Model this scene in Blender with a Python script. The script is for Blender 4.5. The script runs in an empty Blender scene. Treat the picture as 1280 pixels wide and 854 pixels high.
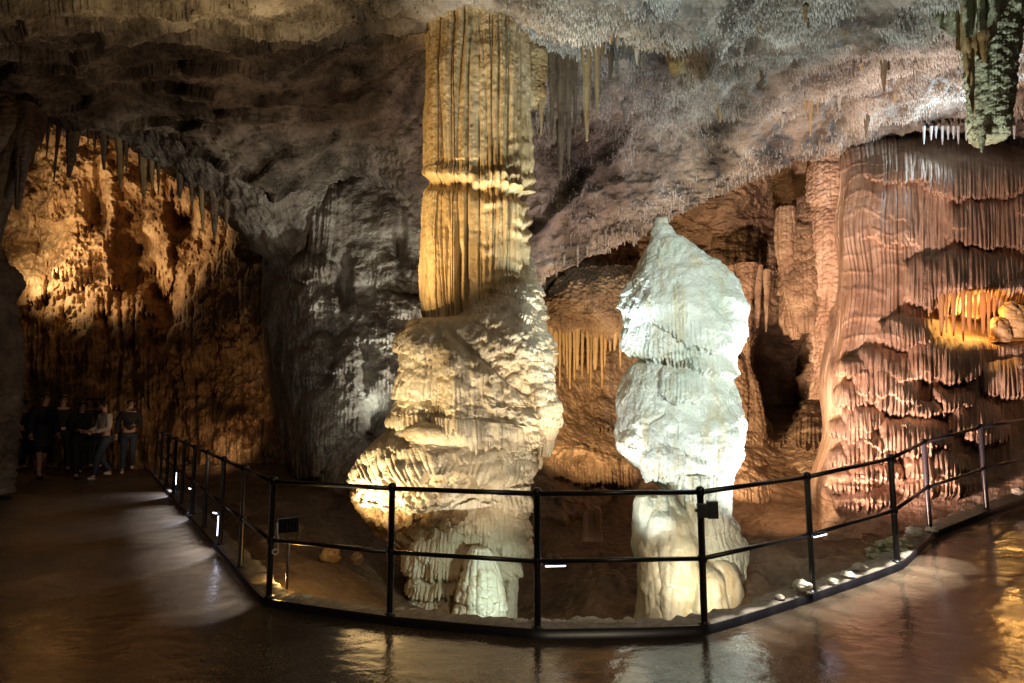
import bpy, bmesh, math, random
import numpy as np
from mathutils import Vector, Matrix
Q = 1.0                                   # mesh density factor
C = bpy.context.scene.collection
F32 = np.float32
# ------------------------------------------------------------------ camera geometry
EYE = np.array([0.0, 0.0, 1.65]); FPX = 720.0; PITCH = math.radians(5.8)
cp, sp = math.cos(PITCH), math.sin(PITCH)
def P(px, py, Y):
    """world point seen at photo pixel (px, py) whose distance into the cave is Y metres"""
    px, py, Y = np.asarray(px, float), np.asarray(py, float), np.asarray(Y, float)
    xc = (px-640)/FPX; yc = (427-py)/FPX
    k = Y/(cp-yc*sp)
    return np.stack([xc*k, Y+0*k, 1.65+(sp+yc*cp)*k], -1)
def proj(A):
    d = A-EYE
    f = d[..., 1]*cp+d[..., 2]*sp; u = -d[..., 1]*sp+d[..., 2]*cp
    f = np.maximum(f, .2)
    return 640+FPX*d[..., 0]/f, 427-FPX*u/f
# ------------------------------------------------------------------ noise
_rng = np.random.RandomState(7)
_perm = _rng.permutation(256).astype(np.int32); _perm = np.concatenate([_perm, _perm, _perm])
_g = _rng.normal(size=(256, 3)); _g = (_g/np.linalg.norm(_g, axis=1)[:, None]).astype(F32)
_val = _rng.rand(4096).astype(F32)
def perl(x, y, z=0.0):
    x = np.asarray(x, F32); y = np.asarray(y, F32)+0*x; z = np.asarray(z, F32)+0*x
    xi, yi, zi = np.floor(x), np.floor(y), np.floor(z)
    xf, yf, zf = x-xi, y-yi, z-zi
    xi, yi, zi = [(a.astype(np.int32) & 255) for a in (xi, yi, zi)]
    u, v, w = [t*t*t*(t*(t*6-15)+10) for t in (xf, yf, zf)]
    r = 0
    for dx in (0, 1):
        wx = u if dx else 1-u
        a = _perm[xi+dx]
        for dy in (0, 1):
            wy = v if dy else 1-v
            b = _perm[a+yi+dy]
            for dz in (0, 1):
                wz = w if dz else 1-w
                g = _g[_perm[b+zi+dz]]
                r = r+wx*wy*wz*(g[..., 0]*(xf-dx)+g[..., 1]*(yf-dy)+g[..., 2]*(zf-dz))
    return r*1.6
def fbm(x, y, z, o=4, k=.5, l=2.03):
    r = 0; a = 1; s = 0
    for i in range(o):
        r = r+a*perl(x+i*17.3, y+i*5.1, z-i*9.7); s += a; a *= k; x, y, z = x*l, y*l, z*l
    return r/s*1.5
def ridge(x, y, z, o=4, k=.5, l=2.07):
    r = 0; a = 1; s = 0
    for i in range(o):
        r = r+a*(1-2*np.abs(perl(x+i*11.3, y-i*7.1, z+i*3.7))); s += a; a *= k; x, y, z = x*l, y*l, z*l
    return r/s
def hsh(k, seed=0):
    k = np.asarray(np.floor(k)).astype(np.int64)
    return _val[(k*7919+seed*104729+((k*k) % 1013)*31) % 4096]
def worley(x, y, z):
    """rounded cells: 1 in the middle of a lump, 0 in the creases"""
    x = np.asarray(x, F32); y = np.asarray(y, F32); z = np.asarray(z, F32)
    xi, yi, zi = np.floor(x).astype(np.int32), np.floor(y).astype(np.int32), np.floor(z).astype(np.int32)
    best = np.full(x.shape, 9.0, F32)
    for i in (-1, 0, 1):
        for j in (-1, 0, 1):
            for k in (-1, 0, 1):
                h = _perm[_perm[_perm[(xi+i) & 255]+((yi+j) & 255)]+((zi+k) & 255)]
                cx = xi+i+_val[h]; cy = yi+j+_val[h+300]; cz = zi+k+_val[h+600]
                best = np.minimum(best, (cx-x)**2+(cy-y)**2+(cz-z)**2)
    return 1-np.minimum(best, 1.0)
def sst(a, b, x):
    t = np.clip((x-a)/(b-a), 0, 1); return t*t*(3-2*t)
def ribs(s, z, w, seed=0, warp=.7, vz=.12):
    ph = s/w+warp*perl(s/w*.33+seed*3.1, z*vz/w, seed*1.7)+.25*perl(s/w*.9, z*vz*2.5/w, seed+.5)
    k = np.floor(ph); f = ph-k
    a = .45+.55*hsh(k, seed)
    return a*np.sqrt(np.maximum(0, 1-(2*f-1)**2))
# ------------------------------------------------------------------ surfaces from control nets
def _cr(ctrl, t):
    n = len(ctrl); i = np.clip(np.floor(t).astype(int), 0, n-2); f = (t-i)[:, None, None]
    g = lambda k: ctrl[np.clip(k, 0, n-1)]
    p0, p1, p2, p3 = g(i-1), g(i), g(i+1), g(i+2)
    p0 = np.where((i == 0)[:, None, None], 2*p1-p2, p0); p3 = np.where((i == n-2)[:, None, None], 2*p2-p1, p3)
    m1, m2 = (p2-p0)*.5, (p3-p1)*.5
    return (2*f**3-3*f**2+1)*p1+(f**3-2*f**2+f)*m1+(-2*f**3+3*f**2)*p2+(f**3-f**2)*m2
def _ts(ctrl, n, dens=None):
    d = np.linalg.norm(np.diff(ctrl, axis=0), axis=2).mean(1)+1e-4
    if dens is not None: d = d*np.asarray(dens)
    c = np.concatenate([[0], np.cumsum(d)])
    return np.interp(np.linspace(0, c[-1], n), c, np.arange(len(c)))
def net(ctrl, nr, nc, dr=None, dc=None):
    ctrl = np.asarray(ctrl, float)
    nr, nc = max(8, int(nr*Q)), max(8, int(nc*Q))
    A = _cr(ctrl, _ts(ctrl, nr, dr))
    B = _cr(A.transpose(1, 0, 2), _ts(ctrl.transpose(1, 0, 2), nc, dc)).transpose(1, 0, 2)
    return B
class Ctx: pass
def ctx_of(B, outward=None, wrap=False):
    c = Ctx(); c.B = B
    du = np.gradient(B, axis=1); dv = np.gradient(B, axis=0)
    if wrap:
        du[:, 0] = du[:, -1] = (B[:, 1]-B[:, -2])*.5
    N = np.cross(du, dv); N /= np.linalg.norm(N, axis=2)[..., None]+1e-9
    if outward is None:
        if np.mean(np.sum(N*(EYE-B), axis=2)) < 0: N = -N
    else:
        if np.mean(np.sum(N*(B-outward), axis=2)) < 0: N = -N
    c.N = N; c.px, c.py = [a.astype(F32) for a in proj(B)]
    c.x, c.y, c.z = [B[..., i].astype(F32) for i in range(3)]
    st = np.linalg.norm(np.diff(B, axis=1), axis=2).mean(0)
    c.s = (np.concatenate([[0], np.cumsum(st)])[None, :]+0*c.x).astype(F32)
    return c
def rings(levels, nth, nz, ex=2.0, dens=None):
    """levels: (px_left, py_left, px_right, py_right, Y, depth_radius|None)"""
    L = np.array([P(a[0], a[1], a[4]) for a in levels]); R = np.array([P(a[2], a[3], a[4]) for a in levels])
    hw = np.linalg.norm(R-L, axis=1)/2
    D = np.array([(h*.85 if len(a) < 6 or a[5] is None else a[5]) for a, h in zip(levels, hw)])
    ctrl = np.stack([(L+R)/2, (R-L)/2, np.stack([0*D, D, 0*D], 1)], 1)      # n,3,3
    t = _ts(ctrl[:, :2], max(8, int(nz*Q)), dens)
    A = _cr(ctrl, t)
    n = max(10, int(nth*Q)); th = np.linspace(math.pi/2, math.pi*2.5, n)
    c, s = np.cos(th), np.sin(th)
    if ex != 2.0:
        c = np.sign(c)*np.abs(c)**(2/ex); s = np.sign(s)*np.abs(s)**(2/ex)
    return A[:, None, 0]+A[:, None, 1]*c[None, :, None]+A[:, None, 2]*s[None, :, None]
def displace(c, d, vec=None, face=0.0):
    D = c.N
    if face:
        E_ = EYE-c.B; E_ /= np.linalg.norm(E_, axis=2)[..., None]
        D = c.N*(1-face)+E_*face; D = D/np.linalg.norm(D, axis=2)[..., None]
    V = c.B+D*np.asarray(d, float)[..., None]
    if vec is not None: V = V+vec
    return V
# ------------------------------------------------------------------ linking
def make_mesh(name, V, faces, mat, parent=None, loc=None, smooth=True):
    me = bpy.data.meshes.new(name)
    V = np.asarray(V, float).reshape(-1, 3)
    base = np.array(parent['base'] if parent is not None else (loc if loc is not None else (0, 0, 0)), float)
    V = V-base
    if isinstance(faces, np.ndarray):
        k = faces.shape[1]; nf = len(faces)
        me.vertices.add(len(V)); me.vertices.foreach_set('co', V.astype(F32).ravel())
        me.loops.add(nf*k); me.loops.foreach_set('vertex_index', faces.astype(np.int32).ravel())
        me.polygons.add(nf); me.polygons.foreach_set('loop_start', np.arange(0, nf*k, k, dtype=np.int32))
        me.polygons.foreach_set('use_smooth', np.full(nf, smooth))
        me.update(calc_edges=True); me.validate()
    else:
        me.from_pydata([tuple(v) for v in V], [], faces)
        for p in me.polygons: p.use_smooth = smooth
    if mat: me.materials.append(mat)
    o = bpy.data.objects.new(name, me); C.objects.link(o)
    if parent is not None: o.parent = parent
    elif loc is not None: o.location = loc
    return o
def grid_faces(nr, nc, flip=False):
    i = np.arange(nr*nc).reshape(nr, nc)
    f = np.stack([i[:-1, :-1], i[:-1, 1:], i[1:, 1:], i[1:, :-1]], -1).reshape(-1, 4)
    return f[:, ::-1] if flip else f
def link_grid(name, V, mat, parent=None, loc=None, wrap=False, caps=False):
    nr, nc = V.shape[:2]
    if wrap: V = V[:, :-1]; nc -= 1
    i = np.arange(nr*nc).reshape(nr, nc)
    if wrap: i = np.concatenate([i, i[:, :1]], 1)
    f = np.stack([i[:-1, :-1], i[:-1, 1:], i[1:, 1:], i[1:, :-1]], -1).reshape(-1, 4)
    W = V.reshape(-1, 3)
    if caps:
        ct, cb = V[0].mean(0), V[-1].mean(0)
        W = np.concatenate([W, ct[None], cb[None]]); a, b = nr*nc, nr*nc+1
        top = [(a, a, i[0, k+1], i[0, k]) for k in range(i.shape[1]-1)]
        bot = [(b, b, i[-1, k], i[-1, k+1]) for k in range(i.shape[1]-1)]
        # degenerate quads are turned into tiny ones by a second centre vertex
        W = np.concatenate([W, ct[None]+1e-4, cb[None]-1e-4])
        top = [(a, a+2, q[2], q[3]) for q in top]; bot = [(b, b+2, q[2], q[3]) for q in bot]
        f = np.concatenate([f, np.array(top), np.array(bot)])
    return make_mesh(name, W, f, mat, parent, loc)
def tag(o, label=None, cat=None, group=None, kind=None):
    if label: o['label'] = label
    if cat: o['category'] = cat
    if group: o['group'] = group
    if kind: o['kind'] = kind
    return o
def empty(name, loc, label=None, cat=None, group=None, kind=None):
    o = bpy.data.objects.new(name, None); C.objects.link(o); o.location = loc; o.empty_display_size = .1
    o['base'] = [float(v) for v in loc]
    return tag(o, label, cat, group, kind)
# ------------------------------------------------------------------ sculpting vocabulary
def aprons(c, lst, ribw=7.0, jag=10.0, seed=0, pw=.5):
    """overlapping flowstone scallops. lst: (x0, x1, ytop, ybot, amp, arc)"""
    out = np.zeros(c.px.shape, F32)
    rb = ribs(c.px+0*c.py, c.py, ribw, seed, .5, .04)
    k = hsh(np.floor(c.px/ribw*1.0+.5*perl(c.px/ribw*.4, c.py*.01, seed)), seed+3)
    wob = perl(c.px*.05, c.py*.02, seed+.7)*7+perl(c.px*.16, c.py*.05, seed+1.7)*3
    for (x0, x1, y0, y1, amp, arc) in lst:
        m = (c.px > x0-2) & (c.px < x1+2) & (c.py > y0-abs(arc)-4) & (c.py < y1+jag+12)
        if not m.any(): continue
        px, py = c.px[m]+wob[m]*.4, c.py[m]+wob[m]
        xn = (2*(px-x0)/(x1-x0)-1)
        side = np.sqrt(np.maximum(0, 1-np.abs(xn)**3))
        top = y0+arc*xn**2
        edge = y1-.25*(y1-y0)*np.abs(xn)**3-jag*(1-rb[m])*(.3+.7*k[m])
        t = (py-top)/np.maximum(edge-top, 3)
        prof = np.where(t < 0, 0, np.sqrt(np.maximum(0, 1-(1-np.clip(t, 0, 1))**2))**(pw*2))
        prof = prof*(1-sst(0, 3.0, py-edge))*side
        v = amp*prof*(1+.30*(rb[m]-.6)*np.clip(t*1.4, 0, 1))
        out[m] = np.maximum(out[m], v)
    return out
def rnd_aprons(box, n, w, h, amp, seed, arc=6):
    r = random.Random(seed); L = []
    for i in range(n):
        x = r.uniform(box[0], box[1]); y = r.uniform(box[2], box[3]); ww = r.uniform(*w); hh = r.uniform(*h)
        L.append((x-ww/2, x+ww/2, y, y+hh, amp*r.uniform(.5, 1), r.uniform(.2, 1)*arc))
    return L
def blob(c, x, y, rx, ry, p=2):
    return np.exp(-(((c.px-x)/rx)**2+((c.py-y)/ry)**2)**(p/2))
# ------------------------------------------------------------------ materials
def new_mat(name):
    m = bpy.data.materials.new(name); m.use_nodes = True
    nt = m.node_tree; b = nt.nodes['Principled BSDF']
    return m, nt, b
def plain(name, col, rough=.5, metal=0.0, noise=.15, bump=.0, nscale=30):
    m, nt, b = new_mat(name); N = nt.nodes.new; L = nt.links.new
    tc = N('ShaderNodeTexCoord'); n = N('ShaderNodeTexNoise'); n.inputs['Scale'].default_value = nscale; n.inputs['Detail'].default_value = 5
    L(tc.outputs['Object'], n.inputs['Vector'])
    r = N('ShaderNodeValToRGB'); r.color_ramp.elements[0].position = .3; r.color_ramp.elements[1].position = .7
    r.color_ramp.elements[0].color = (*[v*(1-noise) for v in col], 1); r.color_ramp.elements[1].color = (*[min(1, v*(1+noise)) for v in col], 1)
    L(n.outputs['Fac'], r.inputs['Fac']); L(r.outputs['Color'], b.inputs['Base Color'])
    b.inputs['Roughness'].default_value = rough; b.inputs['Metallic'].default_value = metal
    if bump:
        bu = N('ShaderNodeBump'); bu.inputs['Distance'].default_value = bump; bu.inputs['Strength'].default_value = .6
        L(n.outputs['Fac'], bu.inputs['Height']); L(bu.outputs['Normal'], b.inputs['Normal'])
    return m
def stone(name, cols, nscale=2.2, streak=0.0, streak_col=(.2, .1, .04), rough=(.45, .75), bump=.012, bscale=22, coral=0.0, cscale=45,
          sss=0.0, spec=.5, vert=1.0, trans=0.0):
    """limestone: mineral colour in patches, drip stains running down, fine relief"""
    m, nt, b = new_mat(name); N = nt.nodes.new; L = nt.links.new
    tc = N('ShaderNodeTexCoord'); mp = N('ShaderNodeMapping'); mp.inputs['Scale'].default_value = (1, 1, vert)
    L(tc.outputs['Object'], mp.inputs['Vector'])
    n = N('ShaderNodeTexNoise'); n.inputs['Scale'].default_value = nscale; n.inputs['Detail'].default_value = 9; n.inputs['Roughness'].default_value = .62
    n.inputs['Distortion'].default_value = .4
    L(mp.outputs['Vector'], n.inputs['Vector'])
    r = N('ShaderNodeValToRGB'); e = r.color_ramp.elements
    k = len(cols)
    e[0].position = .3; e[0].color = (*cols[0], 1); e[1].position = .7; e[1].color = (*cols[-1], 1)
    for i in range(1, k-1):
        x = e.new(.3+.4*i/(k-1)); x.color = (*cols[i], 1)
    L(n.outputs['Fac'], r.inputs['Fac'])
    col = r.outputs['Color']
    if streak > 0:
        m2 = N('ShaderNodeMapping'); m2.inputs['Scale'].default_value = (9, 9, .8); L(tc.outputs['Object'], m2.inputs['Vector'])
        n2 = N('ShaderNodeTexNoise'); n2.inputs['Scale'].default_value = 1; n2.inputs['Detail'].default_value = 5; L(m2.outputs['Vector'], n2.inputs['Vector'])
        r2 = N('ShaderNodeValToRGB'); r2.color_ramp.elements[0].position = .5; r2.color_ramp.elements[1].position = .68
        r2.color_ramp.elements[0].color = (0, 0, 0, 1); r2.color_ramp.elements[1].color = (streak,)*3+(1,)
        L(n2.outputs['Fac'], r2.inputs['Fac'])
        mx = N('ShaderNodeMix'); mx.data_type = 'RGBA'; L(r2.outputs['Color'], mx.inputs[0]); L(col, mx.inputs[6]); mx.inputs[7].default_value = (*streak_col, 1)
        col = mx.outputs[2]
    L(col, b.inputs['Base Color'])
    mr = N('ShaderNodeMapRange'); mr.inputs['From Min'].default_value = .3; mr.inputs['From Max'].default_value = .7
    mr.inputs['To Min'].default_value = rough[0]; mr.inputs['To Max'].default_value = rough[1]
    n3 = N('ShaderNodeTexNoise'); n3.inputs['Scale'].default_value = bscale; n3.inputs['Detail'].default_value = 8; n3.inputs['Roughness'].default_value = .65
    L(mp.outputs['Vector'], n3.inputs['Vector']); L(n3.outputs['Fac'], mr.inputs['Value']); L(mr.outputs['Result'], b.inputs['Roughness'])
    h = n3.outputs['Fac']
    if coral:
        vo = N('ShaderNodeTexVoronoi'); vo.inputs['Scale'].default_value = cscale; L(mp.outputs['Vector'], vo.inputs['Vector'])
        ma = N('ShaderNodeMath'); ma.operation = 'MULTIPLY_ADD'; L(vo.outputs['Distance'], ma.inputs[0]); ma.inputs[1].default_value = -coral; L(h, ma.inputs[2])
        h = ma.outputs[0]
    bu = N('ShaderNodeBump'); bu.inputs['Distance'].default_value = bump*1.6; bu.inputs['Strength'].default_value = .9
    L(h, bu.inputs['Height']); L(bu.outputs['Normal'], b.inputs['Normal'])
    b.inputs['Specular IOR Level'].default_value = spec
    if sss:
        b.inputs['Subsurface Weight'].default_value = sss; b.inputs['Subsurface Radius'].default_value = (.05, .035, .02); b.inputs['Subsurface Scale'].default_value = .6
    if trans:
        tr = N('ShaderNodeBsdfTranslucent'); L(col, tr.inputs['Color']); ms = N('ShaderNodeMixShader'); ms.inputs[0].default_value = trans
        out = nt.nodes['Material Output']; L(b.outputs[0], ms.inputs[1]); L(tr.outputs[0], ms.inputs[2]); L(ms.outputs[0], out.inputs['Surface'])
    return m
M = {}
M['column'] = stone('cream_flowstone', [(.36, .24, .10), (.52, .39, .21), (.62, .51, .33)], 2.0, .45, (.30, .18, .08), (.35, .65), .008, 26, .25, 60, vert=.4)
M['column_base'] = stone('cream_flowstone_lumpy', [(.44, .34, .21), (.58, .50, .37), (.68, .63, .52)], 2.6, .25, (.36, .22, .10), (.35, .65), .010, 26, .15, 70)
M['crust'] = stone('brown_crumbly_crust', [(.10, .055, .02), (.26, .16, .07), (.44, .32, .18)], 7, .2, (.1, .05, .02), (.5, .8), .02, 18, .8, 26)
M['white'] = stone('white_calcite', [(.54, .61, .52), (.74, .75, .68), (.82, .82, .77)], 1.8, .6, (.62, .50, .28), (.25, .5), .010, 30, .35, 38, sss=.0, spec=.6)
M['white_low'] = stone('creamy_calcite', [(.52, .60, .50), (.74, .70, .56), (.80, .78, .68)], 1.4, .55, (.62, .44, .20), (.2, .45), .006, 16, .1, 20, spec=.6, vert=.5)
M['pink'] = stone('pinkish_flowstone', [(.22, .13, .08), (.42, .29, .21), (.58, .45, .35)], 1.6, .4, (.26, .14, .09), (.45, .75), .010, 26, .3, 50, vert=.5)
M['rock'] = stone('brown_limestone', [(.10, .065, .04), (.24, .16, .10), (.40, .30, .20)], 1.8, .25, (.10, .06, .03), (.5, .85), .022, 12, .4, 20)
M['rock_orange'] = stone('ochre_limestone', [(.04, .022, .01), (.26, .15, .065), (.52, .38, .22)], 1.1, .35, (.16, .07, .02), (.5, .85), .025, 9, .4, 15)
M['rock_grey'] = stone('grey_limestone', [(.07, .055, .045), (.24, .20, .17), (.46, .43, .38)], 1.3, .35, (.12, .09, .06), (.35, .7), .018, 14, .5, 24)
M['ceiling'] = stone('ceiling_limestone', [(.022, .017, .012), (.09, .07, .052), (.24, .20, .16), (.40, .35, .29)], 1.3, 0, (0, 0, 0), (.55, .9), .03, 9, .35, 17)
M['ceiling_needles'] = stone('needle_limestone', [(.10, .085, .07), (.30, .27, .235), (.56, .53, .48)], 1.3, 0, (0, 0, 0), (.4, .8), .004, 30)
M['earth'] = stone('wet_cave_earth', [(.06, .035, .018), (.13, .08, .045), (.20, .135, .08)], 1.2, 0, (0, 0, 0), (.35, .8), .03, 8, .3, 12)
M['ochre'] = stone('ochre_dripstone', [(.24, .14, .05), (.44, .30, .14), (.58, .46, .28)], 3, .5, (.22, .11, .04), (.35, .65), .006, 30, vert=.3)
M['amber'] = stone('amber_dripstone', [(.50, .28, .10), (.66, .42, .20), (.74, .55, .32)], 3, .3, (.4, .2, .08), (.35, .6), .004, 30, vert=.3, trans=.6)
M['dark_drip'] = stone('dark_dripstone', [(.06, .045, .03), (.14, .10, .065), (.26, .20, .13)], 3, .4, (.04, .03, .02), (.35, .65), .008, 24, vert=.3)
M['pale_drip'] = stone('pale_green_dripstone', [(.14, .11, .06), (.38, .38, .24), (.52, .54, .38)], 5, .3, (.10, .06, .03), (.4, .7), .012, 24, .3, 60)
M['ice_drip'] = stone('bluish_dripstone', [(.40, .42, .44), (.60, .64, .66)], 4, .1, (.3, .3, .3), (.3, .5), .004, 30)
M['black_metal'] = plain('black_painted_steel', (.010, .009, .012), .32, .0, .3, .0006, 120)
M['kerb'] = plain('kerb_concrete', (.20, .17, .14), .75, 0, .35, .004, 18)
M['lamp_metal'] = plain('grey_lamp_metal', (.10, .10, .11), .35, .6, .1)
M['white_cable'] = plain('white_cable', (.7, .7, .7), .4)
M['stone_pale'] = stone('pale_pebble', [(.34, .30, .24), (.52, .48, .40), (.62, .58, .50)], 6, 0, (0, 0, 0), (.4, .8), .006, 30)
def emit(name, col, s):
    m, nt, b = new_mat(name); b.inputs['Base Color'].default_value = (*col, 1)
    b.inputs['Emission Color'].default_value = (*col, 1); b.inputs['Emission Strength'].default_value = s; return m
M['led'] = emit('cool_led_tube', (.72, .75, 1), 9)
def floor_mat():
    m, nt, b = new_mat('wet_trodden_concrete'); N = nt.nodes.new; L = nt.links.new
    tc = N('ShaderNodeTexCoord')
    def noise(s, d, sc=(1, 1, 1), dist=0):
        mp = N('ShaderNodeMapping'); mp.inputs['Scale'].default_value = sc; L(tc.outputs['Object'], mp.inputs['Vector'])
        n = N('ShaderNodeTexNoise'); n.inputs['Scale'].default_value = s; n.inputs['Detail'].default_value = d; n.inputs['Distortion'].default_value = dist
        L(mp.outputs['Vector'], n.inputs['Vector']); return n.outputs['Fac']
    a = noise(.9, 8, dist=.6); r = N('ShaderNodeValToRGB'); e = r.color_ramp.elements
    e[0].position = .32; e[0].color = (.036, .027, .019, 1); e[1].position = .7; e[1].color = (.12, .092, .064, 1)
    x = e.new(.5); x.color = (.075, .055, .038, 1)
    L(a, r.inputs['Fac']); L(r.outputs['Color'], b.inputs['Base Color'])
    sp_n = noise(70, 3); r4 = N('ShaderNodeValToRGB'); r4.color_ramp.elements[0].position = .36; r4.color_ramp.elements[1].position = .62
    r4.color_ramp.elements[0].color = (.55, .52, .50, 1); r4.color_ramp.elements[1].color = (1.2, 1.2, 1.2, 1); L(sp_n, r4.inputs['Fac'])
    mx = N('ShaderNodeMix'); mx.data_type = 'RGBA'; mx.blend_type = 'MULTIPLY'; mx.inputs[0].default_value = 1
    L(r.outputs['Color'], mx.inputs[6]); L(r4.outputs['Color'], mx.inputs[7]); L(mx.outputs[2], b.inputs['Base Color'])
    w = noise(1.3, 6, dist=.8); mr = N('ShaderNodeMapRange'); mr.inputs['From Min'].default_value = .35; mr.inputs['From Max'].default_value = .68
    mr.inputs['To Min'].default_value = .06; mr.inputs['To Max'].default_value = .24
    sx_ = N('ShaderNodeSeparateXYZ'); L(tc.outputs['Object'], sx_.inputs[0])
    dry = N('ShaderNodeMapRange'); dry.inputs['From Min'].default_value = -1.8; dry.inputs['From Max'].default_value = -5.0; dry.inputs['To Min'].default_value = 0; dry.inputs['To Max'].default_value = .30
    L(sx_.outputs['X'], dry.inputs['Value']); ad = N('ShaderNodeMath'); ad.operation = 'ADD'
    L(w, mr.inputs['Value']); L(mr.outputs['Result'], ad.inputs[0]); L(dry.outputs['Result'], ad.inputs[1]); L(ad.outputs[0], b.inputs['Roughness'])
    b1 = noise(5.5, 5, (1, 1.3, 1), .3); b2 = noise(80, 4)
    ma = N('ShaderNodeMath'); ma.operation = 'MULTIPLY_ADD'; L(b2, ma.inputs[0]); ma.inputs[1].default_value = .08; L(b1, ma.inputs[2])
    bu = N('ShaderNodeBump'); bu.inputs['Distance'].default_value = .020; bu.inputs['Strength'].default_value = .42
    L(ma.outputs[0], bu.inputs['Height']); L(bu.outputs['Normal'], b.inputs['Normal'])
    b.inputs['Specular IOR Level'].default_value = .85
    return m
M['floor'] = floor_mat()
# ------------------------------------------------------------------ small solid helpers
def tube_grid(pts, rad, n=12):
    pts = np.asarray(pts, float); rad = np.broadcast_to(np.asarray(rad, float), (len(pts),))
    T = np.gradient(pts, axis=0); T /= np.linalg.norm(T, axis=1)[:, None]+1e-9
    up = np.array([0, 0, 1.0]) if abs(T[0][2]) < .8 else np.array([0, 1.0, 0])
    V = np.zeros((len(pts), n+1, 3)); th = np.linspace(0, 2*math.pi, n+1)
    a = np.cross(T[0], up); a /= np.linalg.norm(a)
    for i in range(len(pts)):
        a = a-T[i]*np.dot(a, T[i]); a /= np.linalg.norm(a); b = np.cross(T[i], a)
        V[i] = pts[i]+rad[i]*(np.cos(th)[:, None]*a+np.sin(th)[:, None]*b)
    return V
def tube(name, pts, rad, mat, parent=None, loc=None, n=12):
    return link_grid(name, tube_grid(pts, rad, n), mat, parent, loc, wrap=True, caps=True)
def lathe(name, cx, cy, prof, mat, parent=None, loc=None, n=16):
    pts = [(cx, cy, z) for r, z in prof]
    th = np.linspace(0, 2*math.pi, n+1)
    V = np.array([[(cx+r*math.cos(t), cy+r*math.sin(t), z) for t in th] for r, z in prof])
    return link_grid(name, V, mat, parent, loc, wrap=True, caps=True)
def box_mesh(name, c, sx, sy, sz, mat, parent=None, loc=None, rot=None, bev=.004):
    bm = bmesh.new(); bmesh.ops.create_cube(bm, size=1)
    for v in bm.verts: v.co = Vector((v.co.x*sx, v.co.y*sy, v.co.z*sz))
    if bev: bmesh.ops.bevel(bm, geom=bm.edges[:], offset=bev, segments=2, affect='EDGES', profile=.6)
    R = rot or Matrix.Identity(3)
    V = [tuple(R @ v.co+Vector(c)) for v in bm.verts]; F = [[v.index for v in f.verts] for f in bm.faces]
    bm.verts.index_update(); F = [[v.index for v in f.verts] for f in bm.faces]; bm.free()
    return make_mesh(name, V, F, mat, parent, loc, smooth=False)
def sweep(name, line, prof, mat, nsub=1, jitter=None, **kw):
    """sweep an open/closed profile of (offset towards the pit, z) along the kerb line"""
    line = np.asarray(line, float)
    T = np.gradient(line[:, :2], axis=0); T /= np.linalg.norm(T, axis=1)[:, None]
    Nn = np.stack([-T[:, 1], T[:, 0]], 1)      # left of travel = towards the pit when walking left to right
    V = np.zeros((len(line), len(prof), 3))
    for j, (o, z) in enumerate(prof):
        V[:, j, :2] = line[:, :2]+Nn*o; V[:, j, 2] = line[:, 2]+z
    if jitter is not None: V = jitter(V)
    return link_grid(name, V, mat, **kw)
# ------------------------------------------------------------------ kerb line and railing positions
def on_plane(px, py, z):
    a = P(px, py, 1.0)-EYE; return EYE+a*((z-EYE[2])/a[2])
PB = [(336, 747.5, 0), (487, 769, 0), (672, 785.5, 0), (880.5, 780.5, 0), (1016, 740, .03), (1121.5, 702.5, .13), (1162.5, 665, .22), (1233.5, 637.6, .36), (1296, 615, .43)]
KB = [tuple(on_plane(a, b_, z+.055)-[0, 0, .055]) for a, b_, z in PB]
A0 = np.array(KB[0]); stp = np.array(on_plane(255, 659.5, .055))-[0, 0, .055]; stp = (stp-A0)/3
left_ = [tuple(A0+stp*k) for k in range(12, 0, -1)]
last = np.array(KB[-1]); KB += [tuple(last+[.9, .35, .06]), tuple(last+[1.9, .75, .11]), tuple(last+[3.3, 1.2, .11])]
K = np.array(left_+KB)
R = np.array([(-18, 16, 0), (-17, 13, 0), (-16, 11, 0), (-15, 9, 0), (-14, 7, 0), (-13, 5, 0), (-12, 3.5, 0), (-11, 2, 0), (-10, 0, 0), (-9, -2, 0),
     (-8, -3.5, 0), (-7, -4.5, 0), (-5, -5.5, 0), (-2.5, -6, 0), (.185, -6, 0), (3, -6, .05), (5.5, -5.5, .1), (7.5, -4.5, .2),
     (9, -3, .35), (10, -1, .5), (11, 1, .6), (12, 3, .65), (13, 5, .65), (14, 7, .65)])
Kf = _cr(K[:, None], np.linspace(0, len(K)-1, 400))[:, 0]
Kf = Kf*.25+.75*np.stack([np.interp(np.linspace(0, len(K)-1, 400), np.arange(len(K)), K[:, i]) for i in range(3)], 1)
Rf = np.stack([np.interp(np.linspace(0, len(K)-1, 400), np.arange(len(K)), R[:, i]) for i in range(3)], 1)
b = np.linspace(0, 1, 260)**1.35
FL = Kf[None]*(1-b)[:, None, None]+Rf[None]*b[:, None, None]
FL[..., 2] += .006*fbm(FL[..., 0]*.8, FL[..., 1]*.8, 0, 3)
tag(link_grid('path', FL, M['floor']), kind='structure')
def kj(V):
    V = V.copy(); w = np.zeros(V.shape[:2])
    w[:, 2:] = 1
    n = perl(V[..., 0]*5, V[..., 1]*5, 0)+.5*perl(V[..., 0]*16, V[..., 1]*16, 3)
    V[..., 2] += w*.018*n; V[:, 3:, 1] += .05*n[:, 3:]
    return V
Kd = np.stack([np.interp(np.linspace(0, 399, 1600), np.arange(400), Kf[:, i]) for i in range(3)], 1)
tag(sweep('kerb', Kd, [(-.036, -.05), (-.036, .052), (.0, .058), (.08, .057), (.15, .054), (.19, .03), (.22, -.05), (.25, -.5)], M['kerb'], jitter=kj), kind='structure')
tag(sweep('kerb_steel_edge', Kf, [(-.036, -.05), (-.036, .066), (-.048, .066), (-.048, -.05)], M['black_metal']), kind='structure')
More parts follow.
